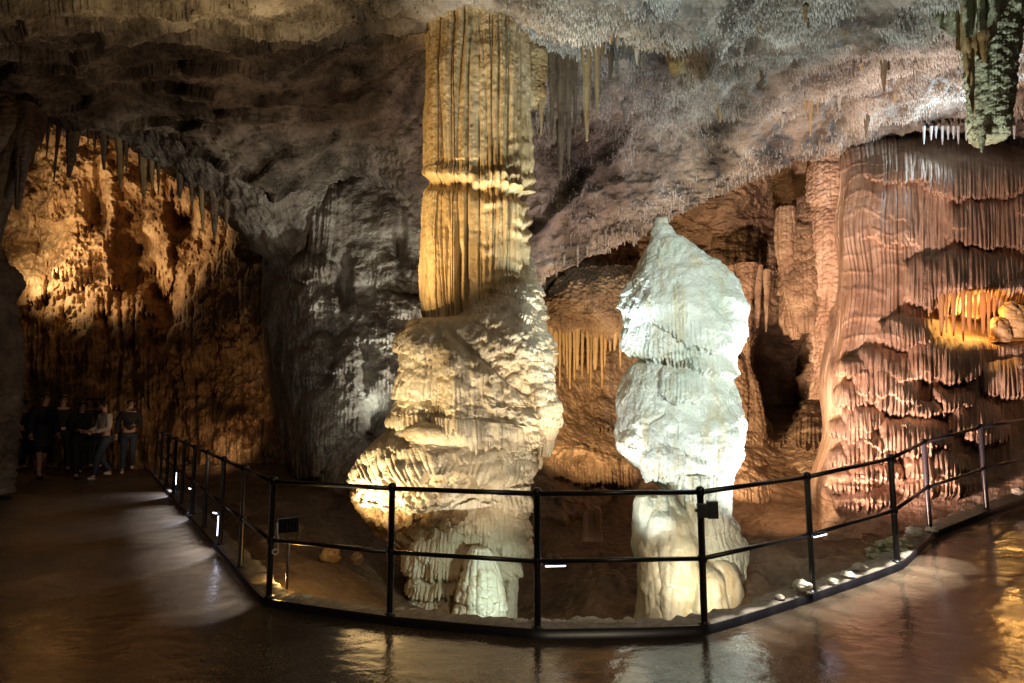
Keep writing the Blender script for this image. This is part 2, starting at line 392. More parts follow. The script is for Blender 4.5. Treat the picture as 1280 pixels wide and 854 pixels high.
# ------------------------------------------------------------------ railing
posts = [k for k in K[3:22]]
rail = empty('guard_railing', tuple(posts[0]), 'black steel tube railing with two rails bending round the lit formations', 'railing')
HT, HM = .925, .455
def mitre(i): return posts[i]
for i, p in enumerate(posts):
    x, y, z = p; z += .055
    o = lathe('post', x, y, [(.045, z-.004), (.045, z+.010), (.026, z+.014), (.0245, z+.03), (.0245, z+HT-.02), (.031, z+HT-.018), (.032, z+HT+.020), (.026, z+HT+.034), (.014, z+HT+.042)], M['black_metal'], parent=rail)
    for h, nm in ((HM, 'clamp'),):
        bpy_o = lathe(nm, x, y, [(.030, z+h-.024), (.032, z+h-.02), (.032, z+h+.02), (.030, z+h+.024)], M['black_metal'], parent=rail)
        bpy_o.parent = o; 
    if i+1 < len(posts):
        q = posts[i+1]
        for h, r, nm in ((HT, .0185, 'top_rail'), (HM, .0165, 'middle_rail')):
            tube(nm, [(x, y, z+h), (q[0], q[1], q[2]+.055+h)], r, M['black_metal'], parent=rail, n=10)
# ------------------------------------------------------------------ ceiling
cc = [(-500, (0, 6), (60, 7.6), (110, 8.8), (150, 9.6)), (-100, (0, 6), (60, 7.6), (110, 8.8), (150, 9.6)), (100, (0, 6), (60, 7.6), (110, 8.8), (151, 9.6)),
      (200, (0, 6), (60, 7.6), (115, 9.0), (162, 10)), (285, (0, 6), (70, 7.6), (140, 9.2), (205, 10.2)), (350, (0, 6), (80, 7.8), (165, 9.5), (242, 10.6)),
      (450, (0, 6.2), (70, 8), (150, 9.6), (205, 10.9)), (540, (0, 6.35), (45, 8.2), (125, 9.9), (205, 11.1)), (640, (0, 6.35), (70, 8.3), (220, 9.9), (352, 10.6)),
      (700, (0, 6), (90, 8.2), (220, 9.8), (338, 10.6)), (780, (0, 6), (85, 8.2), (190, 9.8), (298, 10.6)), (870, (0, 6), (80, 8.2), (165, 9.8), (255, 10.6)),
      (960, (0, 6), (75, 8.2), (145, 9.8), (215, 10.7)), (1050, (0, 6), (65, 8), (125, 9.8), (185, 10.8)), (1130, (0, 6), (65, 8), (120, 9.6), (166, 10.8)),
      (1280, (0, 6), (65, 8), (120, 9.6), (172, 10.8)), (1400, (0, 6), (65, 8), (120, 9.6), (172, 10.8)), (1700, (0, 6), (65, 8), (120, 9.6), (172, 10.8))]
rows = [[] for _ in range(9)]
for px, *c4 in cc:
    A = [P(px, py, Y) for py, Y in c4]
    rows[0].append(A[0]*[1, 0, 1]+[0, -7, -.6]); rows[1].append(A[0]*[.85, 0, 1]+[0, 1.5, .15])
    for k in range(4): rows[2+k].append(A[k])
    rows[6].append(A[3]+[0, .35, .12]); rows[7].append(A[3]+[0, .9, .9]); rows[8].append(A[3]+[0, 2.5, 2.6])
B = net(rows, 640, 1000, dr=[.12, .25, 1.2, 1.2, 1.2, 1.6, .8, .3], dc=[.15]+[.8]+[1]*14+[.4])
c = ctx_of(B); CEIL = c
x, y, z = c.x, c.y, c.z
left = 1-sst(430, 640, c.px)
d = .20*fbm(x*.5, y*.8, z*.5+3, 4)+.12*ridge(x*.9+1, y*1.5, z, 3)*(.4+.6*(1-left))+(1-left)*(.17*ridge(x*1.5, y*2.2, z*1.5, 4)+.06*worley(x*4, y*4, z*4)-.05)
bed = np.abs(np.mod(y*1.5+.25*x+.9*perl(x*.45, y*.6, 2)+.3*perl(x*1.6, y*2, 5), 1)-.0)
d += (.20*(1-bed)**2+.12*ridge(x*1.1+.4*y, y*3.2, z*2, 4)+.05*ridge(x*4+y, y*11, z*5, 3))*left                            # long scalloped beds on the left
d += .030*fbm(x*7, y*7, z*7, 3)+(1-left)*.035*ridge(x*4.5, y*4.5, z*4.5, 3)
ln = (c.px-655)*(88-310)-(c.py-310)*(850-655); ln = ln/math.hypot(195, 222)  # the long diagonal seam
d += .30*np.exp(-(ln/7)**2)*sst(600, 700, c.px)*(1-sst(930, 1000, c.px))
d += .12*blob(c, 862, 60, 34, 30)
# the low hanging band above the orange chamber
d += .18*blob(c, 500, 150, 60, 40)*1.0
d -= .22+.10*np.exp(-((x+.42)**2+(y-7.3)**2)/.6)
CV = displace(c, d)
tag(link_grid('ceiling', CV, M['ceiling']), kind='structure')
# needle dripstones on the ceiling: uncountable, thousands of little cones
def needles(name, n, sel, mat, ln_rng, rad, seed):
    r = np.random.RandomState(seed)
    w = sel(c).astype(float); w = w/w.sum()
    idx = r.choice(w.size, n, p=w.ravel()); Pn = CV.reshape(-1, 3)[idx]
    L = ln_rng[0]+(ln_rng[1]-ln_rng[0])*r.rand(n)**2.5; Rr = rad*(.6+.8*r.rand(n))*(1+L*3)
    m = 5; th = np.arange(m)*2*math.pi/m
    V = np.zeros((n, 2*m+1, 3)); j = r.normal(size=(n, 3))*.004
    for i in range(m):
        o = np.stack([np.cos(th[i]+0*Rr), np.sin(th[i]+0*Rr), 0*Rr], 1)
        V[:, i] = Pn+o*Rr[:, None]+[0, 0, .02]; V[:, m+i] = Pn+j+o*Rr[:, None]*.6-np.stack([0*L, 0*L, L*.5], 1)
    V[:, 2*m] = Pn+j*1.8-np.stack([0*L, 0*L, L], 1)
    b0 = (np.arange(n)*(2*m+1))[:, None]
    tri = []
    for i in range(m):
        k = (i+1) % m
        tri += [(i, k, m+k), (i, m+k, m+i), (m+i, m+k, 2*m)]
    f = (b0[:, :, None]+np.array(tri)[None]).reshape(-1, 3)
    return tag(make_mesh(name, V, f, mat), kind='stuff')
area = np.linalg.norm(c.N, axis=2)*0+1
inten = np.clip(.5+fbm(x*1.3, y*1.3, z, 3)*1.2, 0, 1)
front = lambda c: (c.y > 4.5) & (c.y < 11.4)
o = needles('small_stalactites', 52000, lambda c: front(c)*(sst(570, 680, c.px)+.0)*(c.px < 1420)*inten**2.2*(.15+sst(0, .35, ridge(x*1.5, y*2.2, z*1.5, 4)))*np.where(c.py < 150-.25*(c.px-900)*(c.px < 900)*.6, 1, .12), M['ceiling_needles'], (.008, .13), .0125, 3)
tag(o, 'dense field of tiny pale stalactites covering the ceiling right of the tall column', 'stalactites')
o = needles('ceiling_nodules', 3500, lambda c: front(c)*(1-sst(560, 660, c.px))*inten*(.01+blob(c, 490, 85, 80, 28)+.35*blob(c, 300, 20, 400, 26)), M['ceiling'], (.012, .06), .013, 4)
tag(o, 'rough patch of short dark nodules on the ceiling left of the tall column', 'stalactites')
# ------------------------------------------------------------------ orange chamber wall, far left
rowsY = [(40, 14.0), (130, 16), (230, 17), (330, 17), (420, 16), (500, 15.3), (560, 14.8), (596, 14.3), (620, 13.2)]
cols = [(-520, -3), (-250, -1.5), (-60, 0), (40, .3), (110, 0), (190, .2), (260, -.5), (330, -1.6), (400, -3.0), (470, -4)]
B = net([[P(px, py, Y+dy) for px, dy in cols] for py, Y in rowsY], 560, 620, dr=[.3, 1, 1, 1, 1, 1, 1, .6], dc=[.2, .4, 1, 1, 1, 1, 1, .8, .3])
c = ctx_of(B); x, y, z = c.x, c.y, c.z
d = .55*fbm(x*.55, y*.5, z*.6+9, 3)+.42*ridge(x*.9+3, y, z*.8, 4)+.10*ridge(x*3.2+z, y*3, z*2.4, 3)+.05*fbm(x*6, y*6, z*4, 3)
low = sst(300, 400, c.py+40*perl(c.px*.02, 3, 1))
d += low*(.34*ribs(c.s, z, .50, 11, 1.1, .10)+.12*ribs(c.s, z, .16, 12, 1.0, .08))
d += (1-low)*.12*ridge(x*2.2-z*1.3, y*2, z*1.2+x*.8, 3)
d -= 1.6*blob(c, 168, 330, 30, 46, 3)+1.2*blob(c, 230, 275, 16, 26)+.6*blob(c, 40, 305, 44, 44)+1.0*blob(c, 120, 250, 14, 30)+1.3*blob(c, 205, 375, 20, 40)+.9*blob(c, 95, 410, 14, 30)+.9*blob(c, 300, 480, 60, 50, 3)+.5*blob(c, 120, 345, 20, 16)
d += aprons(c, [(255, 296, 318, 424, .55, 8), (140, 182, 375, 450, .35, 6), (60, 100, 268, 350, .35, -10), (96, 130, 380, 470, .3, 5), (18, 60, 372, 470, .35, 8), (196, 235, 400, 470, .3, 6), (300, 350, 320, 420, .4, 6)]
            + rnd_aprons((0, 350, 170, 520), 60, (12, 40), (34, 110), .42, 21, 10), 5.5, 22, 5)
d = d*(1-.55*sst(300, 345, c.px))
tag(link_grid('cave_wall', displace(c, d, face=.88), M['rock_orange']), kind='structure')
# pale sloping rock band below the ceiling edge at left
B = net([[P(px, py, Y) for px, py, Y in r] for r in (
    [(60, 100, 11.5), (150, 120, 11.0), (220, 130, 10.6), (290, 150, 10.6), (350, 185, 10.8), (420, 210, 11.2)],
    [(70, 150, 12.2), (150, 156, 11.4), (215, 172, 11), (280, 205, 10.9), (340, 245, 11), (400, 260, 11.3)],
    [(90, 162, 13.5), (160, 182, 12.6), (215, 215, 12.0), (270, 248, 11.8), (330, 285, 11.6), (385, 300, 11.6)],
    [(90, 150, 15.5), (165, 172, 14.4), (220, 215, 13.6), (275, 262, 13), (330, 320, 12.6), (380, 380, 12.2)])], 180, 300)
c = ctx_of(B); x, y, z = c.x, c.y, c.z
d = .14*fbm(x, y, z, 4)+.10*ridge(x*1.6, y*1.6, z*1.6, 4)+.03*fbm(x*7, y*7, z*7, 3)
tag(link_grid('cave_ceiling_edge', displace(c, d), M['rock_grey']), kind='structure')
# ------------------------------------------------------------------ grey wall between orange chamber and column
rr = []
for py, Y, xo in [(110, 11.6, 0), (200, 11.6, 0), (260, 11.3, 0), (330, 11.2, -6), (400, 10.9, -8), (470, 10.4, 0), (540, 9.9, 12), (600, 9.4, 20), (650, 9.3, 20), (760, 9.4, 10)]:
    rr.append([P(px+xo*(px < 450), py, Y+dy) for px, dy in [(335, 2.8), (362, 1.3), (388, .3), (415, 0), (460, -.1), (510, -.1), (560, .2), (620, 1.0), (680, 2.2)]])
B = net(rr, 620, 460, dr=[.5]+[1]*7+[.6])
c = ctx_of(B); x, y, z = c.x, c.y, c.z
ru = fbm(c.px*.012+3, c.py*.012, 1, 3)
d = .22*fbm(x*.9, y*.9, z*.9+4, 4)+.07*ridge(x*2, y*2, z*1.2, 3)+.012*fbm(x*12, y*12, z*10, 3)
rm = (1-sst(410, 450, c.px))*(1-sst(330, 350, c.py+10*ru)); d += rm*(.20*ribs(c.s, z, .22, 31, .9, .04)+.07*ribs(c.s, z, .08, 35, .8, .04))
d -= .7*blob(c, 377, 272, 10, 42, 4)
d -= .10*blob(c, 440, 215, 26, 40)+.5*blob(c, 456, 200, 7, 9)
rm2 = sst(395, 425, c.px)*sst(345, 390, c.py)
d += rm2*(.09*worley(x*5.5, y*5.5, z*3.5)+.05*(worley(x*14, y*14, z*7)))
d -= .35*blob(c, 430, 350, 9, 40, 3)+.3*blob(c, 500, 300, 8, 34, 3)+.3*blob(c, 410, 430, 10, 46, 3)+.35*blob(c, 455, 470, 12, 26)
d += (1-rm2)*sst(300, 340, c.py)*.05*ribs(c.s, z, .09, 33, 1.2, .25)
d += aprons(c, [(350, 420, 318, 352, .22, 8), (470, 545, 372, 405, .25, 10), (430, 500, 395, 430, .3, 8), (405, 460, 425, 470, .28, 8), (385, 440, 475, 560, .4, 10), (440, 500, 440, 490, .22, 8), (395, 470, 486, 540, .35, 10), (360, 410, 500, 600, .35, 20)]
            + rnd_aprons((385, 540, 350, 500), 70, (14, 46), (14, 44), .24, 31), 4.5, 10, 9)
d += aprons(c, rnd_aprons((350, 540, 320, 590), 90, (8, 24), (7, 22), .07, 33, 4), 3.2, 5, 10)
d -= .9*blob(c, 478, 530, 26, 36, 3)
low = sst(585, 640, c.py); d = d*(1-.5*low)
tag(link_grid('cave_wall', displace(c, d, face=.88), M['rock_grey']), kind='structure')
# knobby pale pillar edge of the wall close beside the column
rr = [[P(px, py, Y) for px, py, Y in r] for r in (
    [(455, 95, 10.9), (480, 100, 10.2), (520, 100, 10.0), (580, 105, 10.4)],
    [(425, 165, 11.3), (470, 150, 10.5), (520, 145, 10.2), (585, 150, 10.6)],
    [(420, 205, 11.5), (462, 200, 11), (520, 205, 10.6), (585, 210, 10.9)],
    [(470, 250, 11.8), (500, 245, 11.4), (530, 260, 11.1), (590, 260, 11.3)],
    [(500, 300, 12.2), (520, 300, 11.8), (550, 300, 11.6), (590, 300, 11.7)])]
c = ctx_of(net(rr, 240, 200)); x, y, z = c.x, c.y, c.z
d = .12*fbm(x*1.2, y*1.2, z*1.2, 4)+.10*worley(x*3.5, y*3.5, z*3.5)+.04*worley(x*9, y*9, z*9)+.03*ridge(x*6, y*6, z*6, 3)
tag(link_grid('rock_bulge', displace(c, d), M['rock_grey']), kind='structure')
# ------------------------------------------------------------------ back chamber behind the white stalagmite
rr = []
for py, Y in [(150, 11.8), (195, 12.6), (250, 13.6), (310, 14), (380, 13.8), (450, 13.2), (500, 12.8), (540, 12.0), (580, 11.0), (620, 10.2), (665, 9.8), (760, 9.6)]:
    t = (py > 520)*(py-520)/200
    rr.append([P(px, py, Y+dy*(1-t*.8)) for px, dy in [(540, 0), (620, -.6), (680, -.8), (740, -.2), (800, .2), (860, 0), (920, -.2), (970, .4), (1020, -.3), (1070, -.4), (1120, 0)]])
B = net(rr, 660, 660, dr=[.6]+[1]*9+[.5], dc=[.4]+[1]*8+[.4])
c = ctx_of(B); x, y, z = c.x, c.y, c.z
up = 1-sst(330, 380, c.py); low = sst(520, 600, c.py)
d = .28*fbm(x*.7, y*.7, z*.9+7, 4)+.05*fbm(x*6, y*6, z*6, 3)
d += up*(.20*ridge(x*1.2, y*1.2, z*3.6, 4)+.05*ridge(x*4, y*4, z*9, 3))
d += (1-up)*(1-low)*.08*ridge(x*2.5, y*2.5, z*2, 3)+low*(.12*ridge(x*1.3, y*1.3, z*1.3, 4)+.05*worley(x*5, y*5, z*5))
d += aprons(c, [(676, 740, 398, 440, .45, 12), (704, 806, 352, 440, .6, 26), (740, 850, 335, 420, .5, 26), (690, 780, 335, 380, .3, 20), (650, 705, 395, 425, .3, 10)], 6.5, 12, 41, 1.0)
d += aprons(c, [(890, 975, 290, 330, .3, 8), (920, 1000, 305, 360, .3, 8), (1000, 1060, 250, 300, .3, 6), (905, 960, 335, 430, .5, 6), (1010, 1062, 280, 340, .4, 5), (1000, 1060, 340, 420, .45, 8),
                (740, 775, 495, 540, .25, 5), (690, 770, 560, 604, .45, 14), (720, 800, 575, 612, .4, 8), (905, 975, 590, 655, .7, 10), (975, 1040, 495, 560, .5, 10), (930, 1010, 520, 560, .2, 6)]
            + rnd_aprons((800, 1060, 330, 520), 22, (16, 40), (18, 46), .22, 44), 4.5, 9, 42)
hpx, hpy = c.px+16*perl(c.py*.035, c.px*.02, 3)+5*perl(c.py*.15, c.px*.1, 5), c.py+14*perl(c.px*.05, c.py*.02, 8)
hole = np.exp(-(((hpx-974)/27)**2+((hpy-466)/72)**2)**2.2); d -= 3.2*hole
d -= .9*blob(c, 722, 588, 26, 20, 3)*(c.py > 560)
d -= .5*blob(c, 870, 215, 110, 22)
tag(link_grid('cave_wall', displace(c, d, face=.88), M['rock']), kind='structure')
# ------------------------------------------------------------------ pit ground
def tps(Pc, Zc, X, Y):
    Pc = np.asarray(Pc, float); n = len(Pc)
    def U(r2): return np.where(r2 > 0, r2*np.log(r2+1e-12), 0)
    A = np.zeros((n+3, n+3)); A[:n, :n] = U(((Pc[:, None]-Pc[None])**2).sum(-1))+np.eye(n)*.3
    A[:n, n] = 1; A[:n, n+1:] = Pc; A[n, :n] = 1; A[n+1:, :n] = Pc.T
    w = np.linalg.solve(A, np.concatenate([Zc, [0, 0, 0]]))
    out = w[n]+w[n+1]*X+w[n+2]*Y
    for i in range(n): out = out+w[i]*U((X-Pc[i, 0])**2+(Y-Pc[i, 1])**2)
    return out
gp = [P(*a) for a in [(345, 742, 5.5), (450, 752, 5.7), (440, 690, 7.2), (400, 620, 9.3), (300, 610, 10.5), (240, 590, 12.5), (560, 776, 6.4), (600, 770, 7.4), (700, 776, 6.4), (720, 715, 8.2), (700, 650, 9.6),
     (860, 775, 5.9), (960, 742, 5.9), (990, 700, 7), (960, 668, 8), (1050, 655, 8.3), (1150, 690, 6.7), (1235, 640, 7.6), (1300, 620, 8)]]
gp += [np.array(a) for a in [(-9, 14.5, -.05), (-10, 17, 0), (9, 12, .8), (8.5, 8.8, .4), (0, 14, 1.2), (-3, 14, .7), (5, 13, .9)]]
gp = np.array(gp)
xs = np.linspace(-11, 11, int(900*Q)); ys = np.concatenate([np.linspace(3.6, 9, int(420*Q)), np.linspace(9.02, 18, int(240*Q))])
X, Y = np.meshgrid(xs, ys)
Z = tps(gp[:, :2], gp[:, 2], X, Y)
# distance to the kerb line, signed (positive on the pit side)
kx = Kf[:, 0]; ky = Kf[:, 1]
yk = np.interp(X, kx, ky)          # the kerb as y over x
dx = np.gradient(ky, kx); sl = np.interp(X, kx, dx)
sd = (Y-yk)/np.sqrt(1+sl**2)
zk = np.interp(X, kx, Kf[:, 2])
Z = Z+.10*fbm(X*.9, Y*.9, 2, 4)+.05*ridge(X*2, Y*2, 1, 3)+.02*fbm(X*9, Y*9, 0, 3)
rub = np.exp(-((X-2.75)/.9)**2-((Y-6.6)/.9)**2)+np.exp(-((X-1.0)/.5)**2-((Y-7.0)/.9)**2)
Z = Z+rub*(.22*(worley(X*2.6, Y*2.6, 0*X)-.3)+.10*worley(X*7, Y*7, 0*X)+.12)
edge = sst(.12, .5, sd)
Z = np.where(sd > .1, (zk-.06+.05*perl(X*6, Y*6, 0))*(1-edge)+np.minimum(Z, 9)*edge, zk-.35)
Z = np.where(sd < -.05, zk-.6, Z)
G = np.stack([X, Y, Z], -1)
tag(link_grid('ground', G, M['earth']), kind='structure')
def gz(x, y):
    i = np.clip(np.searchsorted(ys, y), 0, len(ys)-1); j = np.clip(np.searchsorted(xs, x), 0, len(xs)-1); return float(Z[i, j])
# ------------------------------------------------------------------ right flowstone wall
cols = [(1036, 1.7), (1052, .35), (1075, 0), (1130, -.15), (1185, -.2), (1240, 0), (1300, .05), (1400, -.3), (1600, -1.5)]
rr = []
for py, Y in [(120, 12.0), (172, 11.2), (215, 10.3), (280, 10.0), (350, 9.75), (420, 9.3), (480, 9.0), (540, 8.6), (600, 8.2), (650, 7.8), (700, 7.2), (740, 6.9)]:
    k = 1 if py < 600 else 1-(py-600)/200
    xo = {172: 0, 215: 5, 280: -4, 350: 4, 420: -3, 480: -13, 540: -8, 600: -24, 650: -20, 700: -34, 740: -34}.get(py, 0)
    rr.append([P(px+xo*(px < 1100), py, max(Y+dy*k-(px > 1200)*(px-1200)*.0022*(py > 560), 6.6)) for px, dy in cols])
B = net(rr, 900, 680, dr=[.4]+[1]*9+[.6], dc=[.35, 1.3, 1.1, 1, 1, 1, .8, .2])
c = ctx_of(B); x, y, z = c.x, c.y, c.z; px, py = c.px, c.py
d = .12*fbm(x*.8, y*.8, z*.4+2, 2)
top = 1-sst(415, 440, py+8*perl(px*.05, 0, 3)); low = sst(575, 605, py)
lf = 1-sst(1125, 1145, px)
d += top*lf*(.09*ribs(c.s, z, .22, 51, .7, .01)+.06*ribs(c.s, z, .075, 52, .6, .01))
d += top*(1-lf)*(.07*ribs(c.s, z, .09, 53, .8, .03)+.03*ribs(c.s, z, .04, 59, .8, .05))
led = np.abs(np.mod(z*2.6+.8*perl(x*2.5, y*2, z*.6), 1)-.5)
d += top*.018*sst(.30, .5, led)*lf
d += (1-top)*(1-low)*(.05*ribs(c.s, z, .09, 54, .8, .04)+.03*ribs(c.s, z, .035, 58, .8, .06))
d += low*(.05*ridge(x*1.5, y*1.5, z*9, 3)+.02*ribs(c.s, z, .05, 55, 1.5, .3)+.12*fbm(x*1.5, y*1.5, z*1.5, 3))
big = [(1080, 1190, 190, 232, .22, 10), (1150, 1290, 195, 250, .25, 14), (1180, 1330, 250, 312, .35, 8), (1085, 1150, 225, 305, .14, 8), (1128, 1290, 312, 396, .60, 16), (1290, 1420, 330, 440, .5, 12), (1240, 1300, 345, 372, .7, 6),
       (1098, 1168, 393, 436, .5, 14), (1066, 1152, 437, 505, .5, 5), (1090, 1150, 464, 520, .62, 5), (1131, 1232, 420, 482, .55, 10), (1176, 1206, 448, 481, .66, 4), (1166, 1220, 484, 516, .7, 6), (1052, 1108, 505, 540, .55, 6),
       (1096, 1190, 520, 572, .75, 10), (1134, 1182, 503, 524, .66, 4), (1050, 1128, 541, 580, .62, 8), (1128, 1216, 566, 602, .8, 6), (1200, 1262, 520, 560, .55, 8), (1060, 1130, 575, 606, .6, 6), (1036, 1090, 556, 590, .5, 8), (1030, 1100, 590, 618, .5, 8), (1040, 1086, 480, 512, .45, 6), (1044, 1100, 448, 476, .4, 6), (1036, 1096, 520, 552, .5, 8), (1120, 1220, 590, 622, .7, 8), (1040, 1120, 612, 640, .45, 8), (1225, 1300, 450, 500, .5, 8), (1180, 1250, 500, 548, .6, 8)]
d += aprons(c, big, 5.6, 11, 61)
d += aprons(c, rnd_aprons((1060, 1300, 200, 300), 7, (20, 60), (24, 60), .07, 62)+rnd_aprons((1060, 1290, 430, 600), 16, (16, 44), (16, 34), .08, 63), 3.2, 6, 64)
d += low*aprons(c, rnd_aprons((1040, 1260, 590, 700), 70, (20, 60), (5, 10), .05, 65, 3), 3.5, 3, 66)
d += .007*fbm(x*11, y*11, z*9, 3)+.008*worley(x*8, y*8, z*6)
# the niche with the amber lamp
niche = (np.exp(-(np.abs((px-1234)/62))**6-(np.abs((py-398)/27))**4)); d -= 1.15*niche
d -= .5*blob(c, 1044, 300, 8, 160, 4)
RW = displace(c, d, face=.93)
fr = empty('flowstone_wall', tuple(P(1150, 700, 7.5)), 'pinkish flowstone wall of stacked ribbed terraces rising beside the railing', 'flowstone')
link_grid('terraces', RW, M['pink'], parent=fr)
# ------------------------------------------------------------------ the tall column
col = empty('flowstone_column', tuple(P(578, 790, 7.1)), 'giant ribbed golden column rising from a lumpy cream flowstone base to the ceiling', 'column')
YC = 7.3
lv = [(546, -110, 640, -110, YC), (545, -50, 640, -56, YC, .58), (541, 0, 644, -6, YC, .6), (539, 30, 650, 26, YC, .6), (536, 60, 655, 56, YC), (534, 110, 660, 106, YC), (535, 160, 660, 158, YC), (536, 200, 660, 205, YC), (538, 222, 656, 236, YC), (533, 238, 656, 256, YC),
      (531, 260, 659, 280, YC), (531, 320, 657, 330, YC), (531, 370, 655, 372, YC), (532, 396, 650, 400, YC), (540, 412, 630, 418, YC, .5), (560, 424, 600, 428, YC, .3)]
B = rings(lv, 900, 1150, ex=3.2)
c = ctx_of(B, B.mean(1)[:, None]); x, y, z, px, py = c.x, c.y, c.z, c.px, c.py
s = np.arctan2(y-(YC), x-(-.42)).astype(F32)*.62
fr_ = sst(612, 624, px+.05*(py-30))          # the facet turned to the right
d = .095*ribs(s+.03*perl(s*9, z*.7, 4), z, .12, 71, 1.3, .03)*(.55+.6*sst(-.3, .4, perl(s*3, z*.8, 6)))+.022*ribs(s, z, .05, 72, .7, .03)+.03*fr_*ribs(s, z, .075, 77, .5, .02)-.05
d += .03*fbm(x*1.6, y*1.6, z*.7, 3)
groove = ribs(s, z*.6, .16, 73, .9, .02); d -= .09*(1-sst(.0, .40, groove))
d -= .10*np.exp(-((px-575)/3.2)**2)*sst(300, 320, py)*(1-fr_)+.06*np.exp(-((px-560)/2.5)**2)*sst(270, 290, py)
ub = .6*perl(px*.03, 0, 3)*10
ledge = (py-(221+ub+.16*(px-536)*(px > 590)))
d += .10*np.exp(-np.maximum(-ledge, 0)/26)*(1-sst(-1, 4, ledge))-.075*np.exp(-((ledge-7)/8)**2)
l2 = py-(198+.5*ub+.3*(px-536)*(px > 600)); d += .03*np.exp(-np.maximum(-l2, 0)/16)*(1-sst(0, 3, l2))*sst(552, 580, px)*sst(-.2, .5, perl(px*.05, 3, 0))
l3 = 0
d += fr_*.035*np.sin(py*.35+3*perl(px*.05, py*.02, 2))*sst(150, 250, py)*sst(.2, .8, perl(py*.02, px*.02, 8)+.5)
d += .006*fbm(x*20, y*20, z*14, 3)+.012*fbm(x*6, y*6, z*5, 3)
jag = (1-ribs(px+0*py, py, 7, 74, .5, .02)); z2 = -np.maximum(0, py-396)/40*.10*(1-jag)
link_grid('fluted_shaft', displace(c, d), M['column'], parent=col, wrap=True, caps=True)
# upper base: lumpy mass with the right shoulder climbing the shaft
lv = [(650, 322, 660, 322, 7.35, .2), (644, 340, 663, 342, 7.35, .3), (636, 362, 668, 366, 7.3, .4), (600, 388, 672, 392, 7.25, .55), (560, 402, 676, 408, 7.2, .62), (522, 406, 680, 428, 7.15, .72), (510, 414, 682, 446, 7.1), (506, 435, 683, 455, 7.1), (506, 470, 676, 478, 7.1), (510, 500, 664, 498, 7.1),
      (508, 522, 656, 520, 7.1), (500, 535, 652, 536, 7.1), (505, 560, 650, 555, 7.1), (540, 600, 655, 590, 7.1)]
B = rings(lv, 950, 620, ex=2.5)
c = ctx_of(B, B.mean(1)[:, None]); x, y, z, px, py = c.x, c.y, c.z, c.px, c.py
rt = sst(570, 610, px)
d = .05*fbm(x*2, y*2, z*2, 3)
lr = py-(420+.80*(px-562)+5*perl(px*.06, py*.03, 4))                 # the ridge running down to the right
rdg = sst(545, 575, px)*(1-sst(640, 668, px)); d += rdg*(.17*(1-np.exp(-np.maximum(lr, 0)/9))*(lr > 0)-.05*np.exp(-np.maximum(-lr, 0)/12)*(lr <= 0))
up_ = rt*(1-sst(-4, 4, lr)); lo_ = 1-up_
d += rt*(.045*worley(x*8, y*8, z*10)+.028*worley(x*17, y*17, z*20))+(1-rt)*.012*worley(x*14, y*14, z*9)
d += lo_*aprons(c, [(500, 548, 408, 446, .12, 10), (512, 580, 430, 470, .10, 14), (498, 552, 456, 500, .15, 10), (540, 600, 470, 545, .12, 10), (494, 548, 492, 540, .15, 8), (575, 625, 486, 556, .12, 14), (606, 656, 500, 562, .12, 14), (520, 570, 500, 545, .16, 10)], 5, 12, 81)
d += lo_*sst(430, 460, py)*.030*ribs(px*.01+0*py, py*.01, .055, 89, .8, .05)
d += up_*aprons(c, rnd_aprons((580, 690, 350, 480), 60, (14, 40), (8, 20), .07, 82, 8), 3.4, 5, 83)
d += rt*lo_*aprons(c, rnd_aprons((590, 690, 430, 540), 46, (14, 34), (10, 24), .05, 87, 8), 3.4, 6, 88)
d += (1-rt)*aprons(c, rnd_aprons((500, 590, 420, 530), 30, (12, 28), (14, 40), .045, 84, 6), 3.4, 8, 85)
d += .010*fbm(x*16, y*16, z*16, 3)
d -= .10*np.exp(-((px-600)/7)**2-((py-515)/30)**2)-.02
link_grid('terraced_base', displace(c, d), M['column_base'], parent=col, wrap=True, caps=True)
# flaring shell with the undercut
lv = [(548, 522, 628, 520, 7.0, .4), (520, 526, 648, 526, 7.0, .6), (500, 534, 656, 540, 6.95, .75), (482, 548, 658, 556, 6.95), (466, 566, 657, 572, 6.95), (456, 584, 656, 590, 6.95), (446, 600, 654, 606, 6.95), (440, 614, 652, 618, 6.95),
      (441, 622, 650, 622, 6.95, .85), (452, 628, 646, 624, 6.98, .72), (472, 632, 640, 626, 7.0, .55), (495, 640, 630, 630, 7.0, .4), (510, 655, 620, 640, 7.0, .3)]
B = rings(lv, 1000, 480, ex=2.2)
c = ctx_of(B, B.mean(1)[:, None]); x, y, z, px, py = c.x, c.y, c.z, c.px, c.py
hem = 608+14*perl(px*.035, 0, 4)+8*perl(px*.1, 0, 9)-16*blob(c, 560, 600, 28, 400)+4*perl(px*.3, 0, 2)
out_ = 1-sst(-3, 3, py-hem)
d = .05*fbm(x*2, y*2, z*2, 3)+out_*(.06+.022*aprons(c, rnd_aprons((450, 660, 545, 600), 50, (20, 50), (18, 40), 1, 91, 6), 6, 9, 92)+.02*worley(x*5, y*5, z*4)*sst(545, 570, py)+.035*ribs(px*.01+.004*(py-560)*np.sign(px-550), py*.01, .075, 93, .9, .1)*sst(560, 600, py))
ph_ = np.sin((py*.35+px*.14)+2.5*perl(px*.03, py*.03, 5)); d += out_*.005*ph_*sst(552, 566, py)
d -= (1-out_)*.10
d += (1-out_)*(.07*(worley(x*7, y*7, z*7)-.5)+.05*(worley(x*14, y*14, z*14)-.4)+.04*ridge(x*8, y*8, z*8, 2))
d += .004*fbm(x*22, y*22, z*22, 3)
V = displace(c, d)
f_in = sst(-4, 2, py-hem)
link_grid('flared_shell', V, M['column_base'], parent=col, wrap=True, caps=True)
